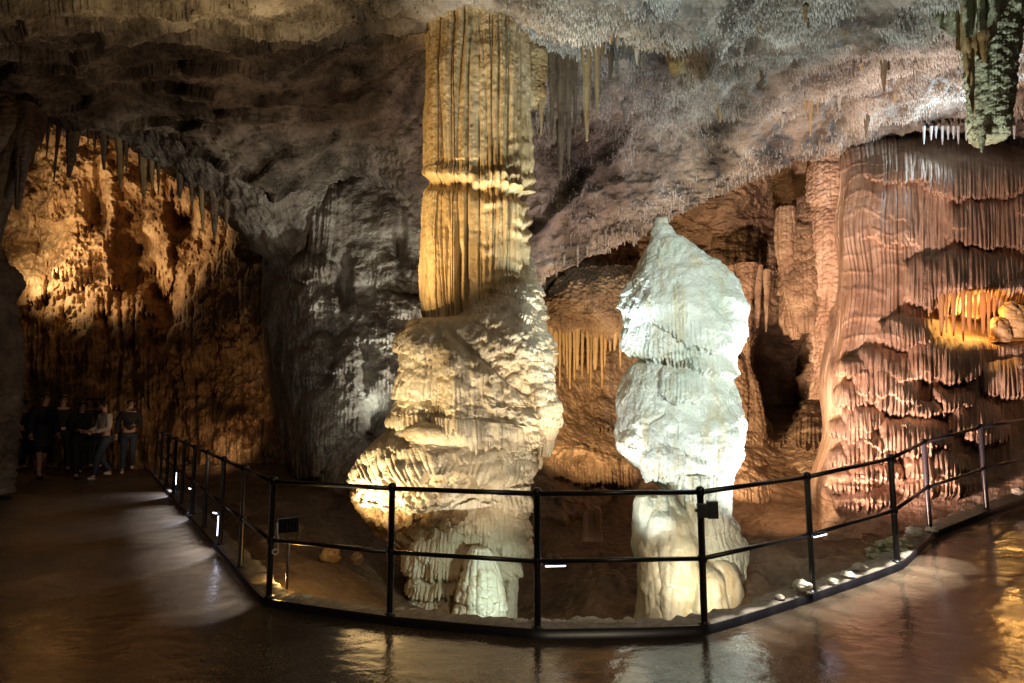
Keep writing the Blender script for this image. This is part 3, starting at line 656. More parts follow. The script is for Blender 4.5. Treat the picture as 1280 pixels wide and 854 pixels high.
# crumbly brown crust under the shell
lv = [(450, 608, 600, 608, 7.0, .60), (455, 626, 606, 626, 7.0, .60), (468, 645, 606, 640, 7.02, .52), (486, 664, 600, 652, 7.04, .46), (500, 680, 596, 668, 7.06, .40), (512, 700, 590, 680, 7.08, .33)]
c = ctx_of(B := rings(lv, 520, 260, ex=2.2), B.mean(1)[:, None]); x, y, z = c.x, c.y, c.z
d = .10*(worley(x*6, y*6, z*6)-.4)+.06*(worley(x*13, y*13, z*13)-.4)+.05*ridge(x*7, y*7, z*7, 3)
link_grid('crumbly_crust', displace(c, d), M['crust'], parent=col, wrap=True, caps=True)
# pedestal
lv = [(512, 605, 655, 600, 7.05, .52), (510, 640, 652, 640, 7.05, .52), (508, 665, 650, 668, 7.05, .52), (506, 690, 648, 700, 7.05, .52), (508, 712, 645, 716, 7.05, .52), (512, 740, 641, 742, 7.05, .52), (512, 775, 637, 775, 7.05, .52), (508, 812, 642, 812, 7.05, .7), (500, 850, 650, 850, 7.05, .7)]
B = rings(lv, 800, 700, ex=2.6)
c = ctx_of(B, B.mean(1)[:, None]); x, y, z, px, py = c.x, c.y, c.z, c.px, c.py
d = .05*fbm(x*1.8, y*1.8, z*1.8, 3)-.10
d += aprons(c, [(505, 560, 610, 690, .14, 6), (505, 545, 655, 712, .20, 6), (535, 600, 655, 694, .16, 4), (540, 626, 600, 662, .12, 6), (560, 640, 625, 668, .15, 5), (590, 652, 640, 690, .14, 8), (505, 600, 672, 722, .20, 8), (560, 600, 690, 745, .2, 6),
                (600, 655, 560, 640, .22, 8), (618, 655, 620, 700, .20, 8), (508, 578, 716, 744, .24, 8), (506, 572, 738, 765, .26, 8), (510, 560, 752, 790, .3, 6), (556, 600, 738, 790, .24, 10), (600, 648, 690, 730, .14, 6)], 4.6, 10, 95)
d += aprons(c, rnd_aprons((510, 650, 610, 770), 60, (14, 40), (10, 30), .05, 96, 4), 3.2, 6, 97)
d += .03*worley(x*7, y*7, z*8)+.010*fbm(x*18, y*18, z*18, 3)+.02*ribs(x+.5*y, z, .06, 98, 1, .2)*(py < 722)
d += sst(625, 640, px)*.05*worley(x*10, y*10, z*14)
link_grid('pedestal', displace(c, d), M['column_base'], parent=col, wrap=True, caps=True)
def lump(name, lv, nth, nz, mat, parent=None, loc=None, ex=2.1, rib=.012, ribw=.04, rough=.01, wor=.02, wf=12, ap=None, seed=1, wrapcaps=True):
    B = rings(lv, nth, nz, ex=ex); c = ctx_of(B, B.mean(1)[:, None]); x, y, z = c.x, c.y, c.z
    cen = B.mean(1)[:, None]; s = np.arctan2(c.y-cen[..., 1], c.x-cen[..., 0]).astype(F32)*float(np.linalg.norm(B-cen, axis=2).mean())
    d = rib*ribs(s, z, ribw, seed, .7, .05)+rough*fbm(x*15, y*15, z*15, 3)+wor*worley(x*wf, y*wf, z*wf)
    if ap: d = d+ap(c)
    return link_grid(name, displace(c, d), mat, parent, loc, wrap=True, caps=True)
# hanging lobe on the right, fingers at its foot
lump('hanging_lobe', [(664, 402, 676, 404, 7.0, .1), (658, 430, 683, 432, 6.95, .2), (654, 458, 686, 460, 6.9, .25), (652, 485, 690, 485, 6.85, .28), (652, 510, 696, 508, 6.85, .28), (655, 530, 697, 526, 6.85, .26), (658, 545, 693, 542, 6.85, .2), (662, 558, 688, 556, 6.85, .14), (664, 570, 684, 570, 6.85, .1)],
     420, 420, M['column_base'], col, rib=.02, wor=.03, wf=11, ap=lambda c: aprons(c, rnd_aprons((655, 698, 420, 530), 26, (16, 34), (8, 18), .035, 101, 3), 3, 4, 102)-.07*np.exp(-((c.px-672)/2.2)**2)*sst(540, 552, c.py)-.07*np.exp(-((c.px-680)/2)**2)*sst(540, 552, c.py), seed=3)
for a, b_, t in ((667, 572, 5), (675, 586, 4.6), (683, 570, 4)):
    lump('drip_finger', [(a-t, 545, a+t, 545, 6.84), (a-t*.9, b_-18, a+t*.9, b_-18, 6.84), (a-t*.7, b_-6, a+t*.7, b_-6, 6.84), (a-.8, b_, a+.8, b_, 6.84)], 60, 60, M['column_base'], col, wor=.006, rough=.004, rib=0)
lump('side_curtain', [(628, 520, 652, 522, 6.75, .12), (628, 560, 657, 560, 6.7, .16), (630, 600, 655, 600, 6.72, .16), (632, 625, 650, 625, 6.75, .12), (634, 660, 650, 660, 6.8, .14), (632, 700, 647, 700, 6.85, .14), (630, 750, 644, 750, 6.85, .16), (628, 810, 644, 810, 6.85, .16)], 200, 360, M['column_base'], col, rib=.02, seed=5)
# pale cone leaning on the foot of the column
lump('pale_buttress', [(592, 686, 606, 688, 6.32, .07), (586, 698, 614, 700, 6.30, .14), (582, 718, 620, 720, 6.26, .2), (576, 745, 626, 748, 6.22, .24), (570, 775, 630, 775, 6.2, .26), (564, 815, 636, 815, 6.2, .28)], 300, 320, M['white_low'], col, rib=.03, ribw=.09, wor=.025, wf=9,
     ap=lambda c: aprons(c, rnd_aprons((570, 630, 700, 775), 24, (14, 30), (10, 26), .03, 103, 3), 4, 5, 104), seed=7)
lump('small_knob', [(567, 545, 571, 545, 6.35), (565, 550, 575, 550, 6.35), (566, 556, 574, 556, 6.35), (564, 562, 577, 562, 6.37), (562, 574, 579, 574, 6.4), (560, 584, 582, 584, 6.45)], 60, 70, M['column_base'], col, rib=.003, wor=.006, rough=.004)
# ------------------------------------------------------------------ the white stalagmite
wt = empty('white_stalagmite', tuple(P(862, 790, 6.25)), 'brilliant white bulbous stalagmite with a pointed tip behind the railing', 'stalagmite')
YS = 6.3
lv = [(825, 277, 828, 277, YS, .02), (820, 290, 833, 290, YS, .06), (815, 302, 848, 300, YS, .15), (805, 320, 873, 314, YS, .3), (793, 342, 896, 334, YS, .42), (784, 362, 914, 352, YS, .52), (780, 382, 926, 374, YS, .58), (779, 402, 930, 396, YS, .62), (781, 422, 928, 418, YS, .6),
      (788, 440, 922, 438, YS, .56), (796, 450, 916, 452, YS, .52), (786, 458, 914, 466, YS, .56), (776, 474, 917, 482, YS, .62), (771, 495, 922, 500, YS, .66), (769, 520, 926, 520, YS, .68), (768, 548, 927, 545, YS, .66), (772, 566, 926, 562, YS, .62), (790, 580, 922, 578, YS, .56), (806, 596, 916, 592, YS, .5),
      (820, 610, 909, 608, YS, .42), (824, 640, 903, 640, YS, .38), (822, 690, 903, 690, YS, .38)]
B = rings(lv, 900, 1000, ex=2.15)
c = ctx_of(B, B.mean(1)[:, None]); x, y, z, px, py = c.x, c.y, c.z, c.px, c.py
d = .05*fbm(x*1.8, y*1.8, z*1.8, 3)+.016*fbm(x*4, y*4, z*4, 3)
def frill(lst, amp, fall, jagv, seed, w=5):
    r = ribs(px+0*py, py, w, seed, .7, .05); k = .4+.6*hsh(np.floor(px/w*1.3), seed)
    xs_, ys_ = zip(*lst); e = np.interp(px, xs_, ys_)+5*perl(px*.06, 0, seed)+jagv*(r-.5)*k
    t = e-py
    return amp*np.exp(-np.maximum(t, 0)/fall)*sst(-2.5, .8, t)
d += frill([(775, 388), (800, 392), (830, 408), (860, 430), (890, 436), (935, 420)], .055, 26, 14, 111)
d += frill([(775, 432), (796, 442), (840, 452), (880, 464), (912, 470), (935, 468)], .085, 24, 14, 112)
d += aprons(c, [(822, 884, 448, 504, .10, 8), (832, 874, 466, 500, .12, 6), (800, 850, 520, 560, .06, 8), (850, 925, 520, 580, .06, 8), (770, 800, 540, 566, .05, 4), (800, 860, 560, 600, .06, 5)], 5, 10, 113)
d += sst(340, 380, py)*aprons(c, rnd_aprons((780, 925, 380, 590), 46, (14, 44), (10, 26), .016, 114, 4), 3.6, 7, 115)
d += .010*worley(x*11, y*11, z*9)+.008*worley(x*24, y*24, z*16)*sst(395, 430, py)+.003*fbm(x*26, y*26, z*20, 3)
d += sst(500, 540, py)*.04*(worley(x*6, y*6, z*6)-.3)+.035*ridge(x*2.4+5, y*2.4, z*2.2, 3)-.015
d += (1-sst(380, 400, py))*(.035*worley(x*4.5, y*4.5, z*4)+.012*worley(x*13, y*13, z*10)+.012*fbm(x*8, y*8, z*8, 3))-.052*sst(285, 330, py)
V = displace(c, d)
link_grid('bulb', V, M['white'], parent=wt, wrap=True, caps=True)
lump('tip_nub', [(836, 284, 840, 284, 6.2), (835, 290, 842, 290, 6.2), (834, 300, 846, 300, 6.22)], 40, 40, M['white'], wt, rib=0, wor=.004, rough=.003)
lump('stem', [(832, 590, 902, 590, 6.12, .3), (834, 620, 903, 620, 6.12, .32), (838, 645, 908, 645, 6.14, .34), (840, 668, 916, 664, 6.16, .36), (842, 690, 924, 682, 6.18, .38), (842, 730, 926, 720, 6.18, .4), (838, 775, 922, 775, 6.2, .42), (832, 820, 924, 820, 6.2, .44)], 560, 620, M['white'], wt, rib=.022, ribw=.07, wor=.02, wf=8,
     ap=lambda c: .05*fbm(c.x*2.5, c.y*2.5, c.z*2, 3)+.045*ribs(c.px, c.py, 9, 121, .6, .02)*(1-sst(650, 680, c.py)), seed=9)
def smooth_lobe(lv, seed, n=260, mat='white_low', nm='smooth_lobe'):
    return lump(nm, lv, n, n, M[mat], wt, rib=.006, ribw=.09, rough=.006, wor=.012, wf=6, ap=lambda c: .075*fbm(c.x*2.6, c.y*2.6, c.z*1.6+seed, 3)+.02*worley(c.x*9, c.y*9, c.z*6)+.006*ribs(c.px*.01, c.py*.01, .09, seed, .9, .1), seed=seed)
smooth_lobe([(828, 622, 842, 622, 5.85, .06), (820, 636, 852, 634, 5.85, .14), (812, 656, 860, 654, 5.83, .22), (806, 685, 866, 684, 5.82, .28), (804, 720, 868, 720, 5.84, .3), (802, 760, 868, 760, 5.86, .32), (800, 815, 872, 815, 5.88, .34)], 3)
smooth_lobe([(802, 624, 810, 624, 5.95, .04), (798, 634, 822, 634, 5.95, .12), (795, 652, 826, 652, 5.95, .16), (797, 676, 826, 676, 5.95, .18), (801, 700, 822, 700, 5.95, .14), (806, 720, 818, 720, 5.95, .1)], 5, 180)
smooth_lobe([(817, 625, 825, 625, 5.9, .03), (814, 634, 829, 634, 5.9, .07), (812, 650, 832, 650, 5.9, .1), (810, 680, 834, 680, 5.9, .1)], 7, 120)
smooth_lobe([(802, 678, 816, 678, 5.85, .06), (798, 690, 832, 690, 5.82, .16), (800, 715, 842, 715, 5.8, .2), (803, 745, 846, 745, 5.8, .22), (800, 775, 850, 775, 5.8, .24), (796, 815, 852, 815, 5.8, .25)], 9, 200)
smooth_lobe([(866, 714, 880, 714, 5.7, .06), (858, 726, 892, 726, 5.7, .15), (854, 745, 898, 745, 5.7, .2), (856, 768, 902, 768, 5.7, .22), (856, 810, 904, 810, 5.7, .23)], 11, 200)
smooth_lobe([(888, 690, 900, 690, 5.95, .06), (880, 702, 914, 702, 5.9, .18), (878, 730, 921, 730, 5.88, .24), (882, 765, 922, 765, 5.88, .24), (880, 815, 922, 815, 5.9, .25)], 13, 200)
smooth_lobe([(836, 728, 844, 728, 5.62, .04), (828, 742, 854, 742, 5.62, .12), (824, 768, 860, 768, 5.62, .15), (822, 810, 862, 810, 5.62, .16)], 15, 160)
# ------------------------------------------------------------------ hanging dripstones
def hang(name, px, top, tip, w, Y, mat, label=None, group=None, cat='stalactite', seed=0, lean=0, wt=.8, blunt=.0, n=70, parent=None):
    """one stalactite w pixels wide at the root"""
    p0 = P(px, top, Y); k = 8; L = []
    r = random.Random(seed*31+int(px*7))
    for i in range(k):
        t = i/(k-1); yy = top+(tip-top)*t
        ww = w*((1-t)**wt)*(1-blunt)+w*blunt if i < k-1 else w*blunt*.7+.6
        ww *= r.uniform(.88, 1.12) if 0 < i < k-1 else 1
        cx = px+lean*t+r.uniform(-.05, .05)*w
        L.append((cx-ww/2, yy, cx+ww/2, yy, Y))
    own = dict(parent=parent) if parent is not None else dict(loc=tuple(p0))
    o = lump(name, L, max(20, n), max(40, int((tip-top)*1.4)), M[mat], ex=2.0, rib=.10*w/FPX*Y, ribw=.35*w/FPX*Y, wor=.05*w/FPX*Y, wf=8/(w/FPX*Y+.02), rough=.03*w/FPX*Y, seed=seed+1, **own)
    if parent is None: tag(o, label, cat, group)
    return o
# bundle just right of the column head
hang('stalactite', 670, 46, 132, 27, 8.0, 'ochre', 'broad olive brown stalactite hanging against the right side of the tall column', cat='stalactite', seed=1, blunt=.75, n=110)
hang('stalactite', 676, 118, 170, 7, 7.95, 'ochre', 'thin brown dripping point below the broad olive stalactite beside the tall column', seed=2)
g = 'dark stalactites hanging in a clump beside the tall column'
for i, (a, t, b_, w, lab) in enumerate([(690, 46, 176, 9, 'dark grey leftmost spike of the black stalactite clump beside the tall column'),
        (701, 40, 224, 11, 'longest black stalactite of the clump beside the tall column'),
        (711, 44, 206, 9, 'dark stalactite just right of the longest one in the black clump'),
        (719, 40, 172, 7, 'greyish stalactite on the right edge of the black clump'),
        (700, 150, 222, 8, 'short dark drip at the lower left end of the black stalactite clump')]):
    hang('stalactite', a, t, b_, w, 7.9+.05*i, 'dark_drip', lab, g, seed=10+i, wt=.6, n=80)
g = 'ochre stalactites right of the dark clump'
for i, (a, t, b_, w, lab) in enumerate([(733, 34, 176, 13, 'long ochre pointed stalactite just right of the dark clump'), (746, 34, 144, 9, 'second ochre stalactite, shorter and thinner than the long pointed one'),
        (727, -12, 46, 7, 'thin dark stalactite stub above the long ochre pointed stalactite'), (763, 30, 101, 9, 'dark short stalactite between the ochre pair and the yellow rock flake'),
        (771, 28, 94, 8, 'pale grey short stalactite touching the dark short one'), (782, 26, 76, 6, 'small stalactite halfway between the pale grey one and the yellow flake'),
        (792, 30, 70, 5, 'small pale drip left of the yellow flake on the ceiling'), (803, 34, 84, 6, 'slim yellowish drip close to the left edge of the rock flake')]):
    hang('stalactite', a, t, b_, w, 7.8, ['ochre', 'ochre', 'dark_drip', 'dark_drip', 'rock_grey', 'ochre', 'ochre', 'ochre'][i], lab, g if i < 2 else None, seed=20+i, wt=.7)
# the yellow flake on the ceiling
fb = tuple(P(855, 40, 7.8)); 
lump('rock_flake', [(832, 24, 862, 22, 7.9, .2), (830, 34, 884, 36, 7.85, .3), (832, 50, 890, 52, 7.8, .3), (836, 66, 884, 64, 7.8, .25), (840, 80, 872, 76, 7.8, .18), (842, 92, 856, 86, 7.85, .1)], 200, 160, M['pale_drip'], loc=fb, rib=.03, ribw=.07, wor=.02, seed=31)
fl = bpy.context.scene.objects['rock_flake']; tag(fl, 'yellowish triangular rock flake jutting from the needle covered ceiling', 'rock')
# tall hanging formation top right
hg = empty('hanging_formation', tuple(P(1235, 0, 6.25)), 'pale green pitted hanging column with torn dark curtains in the top right corner', 'stalactite')
lump('trunk', [(1184, -60, 1330, -60, 6.15, .5), (1196, -14, 1304, -14, 6.15, .40), (1208, 30, 1272, 30, 6.15, .27), (1214, 70, 1262, 72, 6.15, .22), (1218, 110, 1258, 112, 6.15, .20), (1220, 145, 1254, 148, 6.15, .18), (1221, 165, 1252, 166, 6.15, .17), (1224, 174, 1249, 175, 6.15, .13)], 320, 520, M['pale_drip'], hg, rib=.012, wor=.035, wf=16, rough=.02, seed=41)
hang('drip_point', 1227, 168, 190, 9, 6.00, 'pale_drip', parent=hg, seed=42)
def curtain(name, pts, Y0, Y1, mat, parent=None, loc=None, thick=.03, seed=0, wav=.05, **kw):
    """a thin folded drapery: pts = (px, ytop, ybot)"""
    pts = np.array(pts, float); n = max(30, int(3*(pts[-1, 0]-pts[0, 0]))); nz = 90
    t = np.linspace(0, len(pts)-1, n); A = np.stack([np.interp(t, np.arange(len(pts)), pts[:, i]) for i in range(3)], 1)
    v = np.linspace(0, 1, nz)[:, None]
    jag = 4*np.abs(perl(A[:, 0]*.35, seed, .5))[None]
    PX = A[None, :, 0]+0*v; PY = A[None, :, 1]*(1-v)+(A[None, :, 2]+jag)*v
    YY = Y0+(Y1-Y0)*np.linspace(0, 1, n)[None]+wav*np.sin(PX*.32+seed)+.03*perl(PX*.3, PY*.05, seed)+0*v
    Fw = P(PX, PY, YY); c = ctx_of(Fw)
    th = thick*(1-.7*v[..., None]**2)*np.sqrt(np.maximum(0, 1-(2*np.linspace(0, 1, n)-1)**6))[None, :, None]
    bump = .012*fbm(c.x*9, c.y*9, c.z*9, 3)[..., None]
    A1, A2 = Fw+c.N*(th/2+bump), Fw-c.N*(th/2-bump)
    V = np.concatenate([A1, A2[:, ::-1], A1[:, :1]], 1)
    return link_grid(name, V, M[mat], parent, loc, wrap=True, caps=False)
for i, (p_, y0, y1, mt) in enumerate([([(1156, -40, 8), (1166, -40, 22), (1178, -40, 34), (1190, -40, 44), (1198, -40, 50)], 6.4, 6.05, 'pale_drip'),
        ([(1194, -40, 58), (1204, -40, 66), (1212, -40, 110), (1218, -40, 150)], 6.05, 5.90, 'ochre'),
        ([(1204, -40, 42), (1212, -40, 46), (1220, -40, 40)], 5.80, 5.75, 'pale_drip'),
        ([(1222, -40, 40), (1232, -40, 34), (1242, -40, 28), (1252, -40, 20)], 5.75, 5.65, 'pale_drip'),
        ([(1206, -20, 60), (1216, -20, 60), (1228, -20, 74), (1238, -20, 48), (1246, -20, 40)], 5.95, 5.85, 'ochre')]):
    curtain('curtain', p_, y0, y1, mt, parent=hg, seed=i, thick=.05)
hang('drip_point', 1230, 40, 78, 12, 5.80, 'ochre', parent=hg, seed=44)
# blue-white drips under the bright ceiling band
g = 'small bluish white drips in a row under the bright ceiling band'
sp_ = [(1155, 10), (1164, 5), (1178, 11), (1185, 5), (1192, 4), (1198, 10), (1208, 6), (1214, 8), (1170, 3), (1268, 4)]
for i, (a, l) in enumerate(sp_):
    hang('ceiling_drip', a, 158, 170+l, 3.2, 10.2, 'ice_drip', 'small pointed bluish white drip hanging under the bright ceiling band left of the hanging column', g, seed=50+i, n=16, wt=.6)
for i, (a, t, b_, w, mt, lab) in enumerate([(1013, 112, 170, 6, 'ochre', 'long yellowish needle stalactite hanging alone over the dark alcove'), (1007, 118, 148, 4, 'ochre', 'short needle left of the long yellowish one over the dark alcove'),
        (1022, 110, 142, 4, 'ochre', 'short needle right of the long yellowish one over the dark alcove'),
        (1067, 62, 98, 5, 'dark_drip', 'dark needle hanging from the left tip of the pale ceiling ridge'), (1105, 66, 116, 9, 'dark_drip', 'dark stubby stalactite on the pale ceiling ridge left of the hanging column'),
        (1142, 20, 110, 2.5, 'rock_grey', 'hair thin long stalactite left of the torn curtains')]):
    hang('stalactite', a, t, b_, w, 9.6 if a < 1060 else 8.4, mt, lab, seed=70+i, n=24)
g = 'medium stalactites scattered over the needle covered ceiling'
r = random.Random(77)
CW = CV.reshape(-1, 3); cpx, cpy = CEIL.px.ravel(), CEIL.py.ravel()
cand = np.where((cpx > 690) & (cpx < 1190) & (cpy > 5) & (cpy < 150) & (CW[:, 1] > 5.5))[0]
for i in range(44):
    k0 = cand[r.randrange(len(cand))]; q = CW[k0]; qx, qy = proj(q[None]); qx, qy = float(qx[0]), float(qy[0])
    if abs(qx-855) < 40: continue
    ln_ = r.choice([7, 9, 12, 14, 18, 26]); hang('stalactite', qx, qy-3, qy+ln_, r.uniform(2.5, 4.5)+ln_*.12, float(q[1])-.04, r.choice(['ochre', 'rock_grey', 'dark_drip', 'ceiling_needles']), 'medium stalactite among the tiny ones on the ceiling right of the tall column', g, seed=300+i, n=16, wt=r.uniform(.5, .9), lean=r.uniform(-1, 1))
# little straws along the low edge of the ceiling
g = 'tiny straws along the low edge of the middle ceiling'
for i, (a, t, l) in enumerate([(688, 336, 10), (695, 332, 14), (722, 312, 22), (734, 312, 9), (748, 298, 18), (757, 292, 22), (765, 290, 10), (778, 286, 14), (790, 284, 8), (812, 272, 9), (836, 260, 7), (668, 344, 9), (860, 250, 8), (884, 242, 7), (910, 232, 8), (705, 324, 8), (937, 220, 7)]):
    hang('soda_straw', a, t-6, t+l, 3.4, 10.55, 'rock_grey', 'tiny straw stalactite on the low pinkish edge of the middle ceiling', g, seed=90+i, n=10, wt=.5)
# left chamber
hc = empty('dark_curtain', tuple(P(15, 140, 9)), 'big dark brown hanging curtain at the left edge', 'stalactite')
lump('curtain_body', [(-90, 120, 46, 125, 9.3, .5), (-90, 160, 42, 165, 9.2, .4), (-90, 200, 20, 205, 9.2, .35), (-90, 240, 6, 245, 9.2, .3), (-90, 280, -8, 285, 9.2, .3), (-90, 330, -14, 330, 9.2, .3)], 300, 300, M['dark_drip'], hc, rib=.08, ribw=.16, wor=.03, seed=111)
hang('drip_point', 34, 130, 262, 22, 9.1, 'dark_drip', parent=hc, seed=112, lean=-12, n=60)
g = 'dark stalactites against the glowing orange wall'
for i, (a, t, b_, w, lab, ln_) in enumerate([(94, 150, 222, 17, 'thickest dark cone hanging against the orange wall', -8), (76, 148, 226, 6, 'long thin dark spike left of the thickest dark cone', -9), (62, 148, 196, 5, 'short thin spike between the curtain and the long thin one', -4),
        (46, 146, 206, 9, 'dark spike touching the big curtain at the left edge', -6), (54, 146, 186, 5, 'small spike right of the curtain edge', -3), (110, 158, 180, 4, 'very small drip right of the thickest dark cone', 0)]):
    hang('stalactite', a, t-10, b_, w, 10.1, 'dark_drip', lab, g, seed=120+i, lean=ln_, n=30)
g = 'brownish stalactites along the sloping edge of the orange chamber'
for i, (a, t, b_, w, lab) in enumerate([(130, 168, 212, 9, 'brown stalactite high on the sloping edge, nearest the dark cones'), (118, 164, 188, 6, 'short brown drip just left of the highest sloping edge stalactite'), (150, 178, 236, 10, 'long light brown stalactite on the sloping edge'),
        (158, 184, 214, 6, 'short drip right of the long light brown one'), (180, 196, 248, 13, 'pale tan double width stalactite midway down the sloping edge'), (190, 204, 236, 8, 'narrow one leaning on the pale tan stalactite'),
        (198, 210, 240, 5, 'thin dark one right of the pale tan stalactite'), (225, 222, 248, 11, 'wide short dark one under the sloping edge'), (240, 234, 262, 7, 'small drip right of the wide short dark one'), (253, 244, 290, 8, 'tan drip near the low end of the sloping edge'), (268, 250, 300, 12, 'brown spike above the ribbed orange drapery'), (283, 256, 286, 7, 'last small spike at the low end of the sloping edge')]):
    hang('stalactite', a, t-12, b_, w, 12.3-.005*(a-130), ['rock', 'rock', 'ochre', 'rock', 'ochre', 'ochre', 'dark_drip', 'dark_drip', 'rock', 'ochre', 'rock', 'rock'][i], lab, g, seed=140+i, n=30)
lk = lump('rock_pillar', [(-120, 290, -22, 300, 9.8, .5), (-120, 325, -4, 330, 9.8, .5), (-120, 345, 12, 350, 9.8, .5), (-120, 372, 4, 380, 9.8, .5), (-120, 430, 12, 436, 9.8, .5), (-120, 500, 10, 505, 9.8, .5), (-120, 560, 2, 566, 9.8, .5), (-120, 612, 0, 618, 9.8, .5)], 300, 340, M['rock'],
     loc=tuple(P(-50, 612, 9.8)), rib=.06, ribw=.2, wor=.08, wf=4, rough=.03, seed=150)
tag(lk, 'unlit rough rock pillar standing at the left edge beside the visitors', 'rock pillar')
# draperies and columns of the back chamber
bc = tag(lump('stacked_stalactite', [(994, 250, 1012, 250, 12.1, .2), (990, 285, 1018, 285, 12.0, .3), (984, 320, 1024, 318, 12.0, .35), (980, 350, 1030, 348, 12.0, .4), (982, 375, 1028, 372, 12.0, .38), (986, 392, 1026, 390, 12.0, .3), (990, 404, 1022, 402, 12.0, .24), (994, 412, 1018, 410, 12, .16)], 300, 420, M['rock'], loc=tuple(P(1005, 280, 12.0)),
     rib=.03, ribw=.12, ap=lambda c: aprons(c, [(975, 1035, y_, y_+17, .16, -4) for y_ in range(282, 372, 13)]+[(980, 1030, 368, 415, .2, 3)], 4.5, 9, 161), seed=160), 'pine cone like stacked stalactite hanging in the back chamber', 'stalactite')
g = 'thin columns joining roof and floor of the back chamber'
tag(lump('dripstone_column', [(922, 330, 944, 330, 12.0), (925, 370, 938, 370, 12), (925, 420, 935, 420, 12), (926, 455, 935, 455, 12), (922, 480, 944, 480, 12), (920, 520, 952, 520, 12), (918, 560, 956, 560, 12.0)], 140, 420, M['rock'], loc=tuple(P(934, 560, 12)), rib=.03, ribw=.1, wor=.04, seed=162),
    'slender knobbly column left of the black opening', 'column')
tag(lump('dripstone_column', [(908, 450, 924, 450, 11.8), (905, 480, 930, 480, 11.8), (908, 505, 932, 505, 11.8), (912, 540, 930, 540, 11.8)], 120, 200, M['rock'], loc=tuple(P(918, 540, 11.8)), wor=.06, seed=163), 'short thick knobbly column against the white stalagmite', 'column')
tag(lump('dripstone_column', [(1022, 190, 1056, 190, 11.8, .4), (1018, 250, 1060, 250, 11.7, .4), (1020, 300, 1064, 300, 11.6, .4), (1024, 350, 1064, 350, 11.6, .36), (1026, 400, 1062, 400, 11.6, .36), (1024, 450, 1066, 450, 11.6, .4), (1018, 500, 1070, 500, 11.6, .4)], 340, 560, M['pink'], loc=tuple(P(1042, 500, 11.6)), rib=.06, ribw=.13, wor=.04,
     ap=lambda c: aprons(c, rnd_aprons((1015, 1068, 200, 480), 40, (18, 40), (20, 50), .08, 164, 4), 4, 8, 165), seed=166), 'shadowed ribbed column filling the corner beside the pinkish wall', 'column')
tag(lump('drapery_bundle', [(974, 260, 990, 260, 11.8), (972, 300, 994, 300, 11.8), (978, 340, 996, 340, 11.8), (984, 380, 998, 380, 11.8), (990, 415, 998, 415, 11.8), (993, 424, 996, 424, 11.8)], 120, 260, M['rock'], loc=tuple(P(982, 270, 11.8)), rib=.05, ribw=.08, seed=167), 'narrow folded drapery left of the pine cone like stalactite', 'stalactite')
g = 'thin hanging stalactites at the left of the black opening'
for i, (a, t, b_, w, lab) in enumerate([(905, 340, 440, 9, 'fluted drip nearest to the white stalagmite at the left of the opening'), (914, 340, 470, 8, 'longest fluted drip hanging left of the slender column'), (947, 340, 410, 12, 'broad short drip hanging right of the slender column'), (958, 345, 415, 8, 'thin pointed drip beside the black opening')]):
    hang('stalactite', a, t-8, b_, w, 12.1, 'rock', lab, g, seed=170+i, n=40)
g = 'stalactite organ pipes behind the tall column'
tag(lump('drapery_cushion', [(712, 340, 790, 336, 12.6, .25), (696, 356, 800, 350, 12.55, .4), (684, 376, 806, 368, 12.5, .5), (680, 394, 808, 390, 12.5, .52), (682, 408, 806, 406, 12.5, .46), (690, 422, 800, 420, 12.6, .3)], 420, 260, M['rock'], loc=tuple(P(745, 380, 12.6)), rib=.04, ribw=.11, wor=.05, wf=5, rough=.03,
     ap=lambda c: aprons(c, [(678, 735, 368, 412, .16, 8), (700, 760, 350, 388, .14, 10), (730, 812, 344, 384, .14, 12), (722, 812, 378, 420, .18, 8)], 5.5, 10, 181), seed=180), 'bulging rock cushion above the organ pipe stalactites', 'flowstone')
r = random.Random(5); a = 684
for i in range(24):
    w_ = r.choice([3.2, 4, 4.6, 5.6, 7.2]); a += w_*.5+r.uniform(-.3, 1.6)
    tip = 478+r.uniform(-30, 10)-(a > 752)*(a-752)*.9-(a < 696)*10
    hang('organ_pipe', a, 398, tip, w_, 12.05+r.uniform(-.08, .12), 'ochre', 'ochre organ pipe stalactite between tall column and white stalagmite', g, seed=200+i, n=26, wt=r.uniform(.35, .7), blunt=.12, lean=r.uniform(-1.5, 1.5)); a += w_*.5
    if a > 803: break
# little stalagmites on the slope
g = 'small brown stalagmite fingers on the dark slope'
for i, (a, t, b_, w, lab) in enumerate([(733, 640, 668, 8, 'leftmost brown finger of the small trio on the dark slope'), (740, 636, 668, 7, 'middle brown finger of the small trio on the dark slope'), (747, 634, 668, 9, 'tallest right finger of the small trio on the dark slope')]):
    pz = P(a, b_, 8.3)
    tag(lump('small_stalagmite', [(a-w*.12, t, a+w*.12, t, 8.3), (a-w*.35, t+5, a+w*.35, t+5, 8.3), (a-w*.5, b_-6, a+w*.5, b_-6, 8.3), (a-w*.7, b_+8, a+w*.7, b_+8, 8.3)], 40, 50, M['pink'], loc=tuple(pz), rib=.005, wor=.012, rough=.008, seed=230+i), lab, 'stalagmite', g)
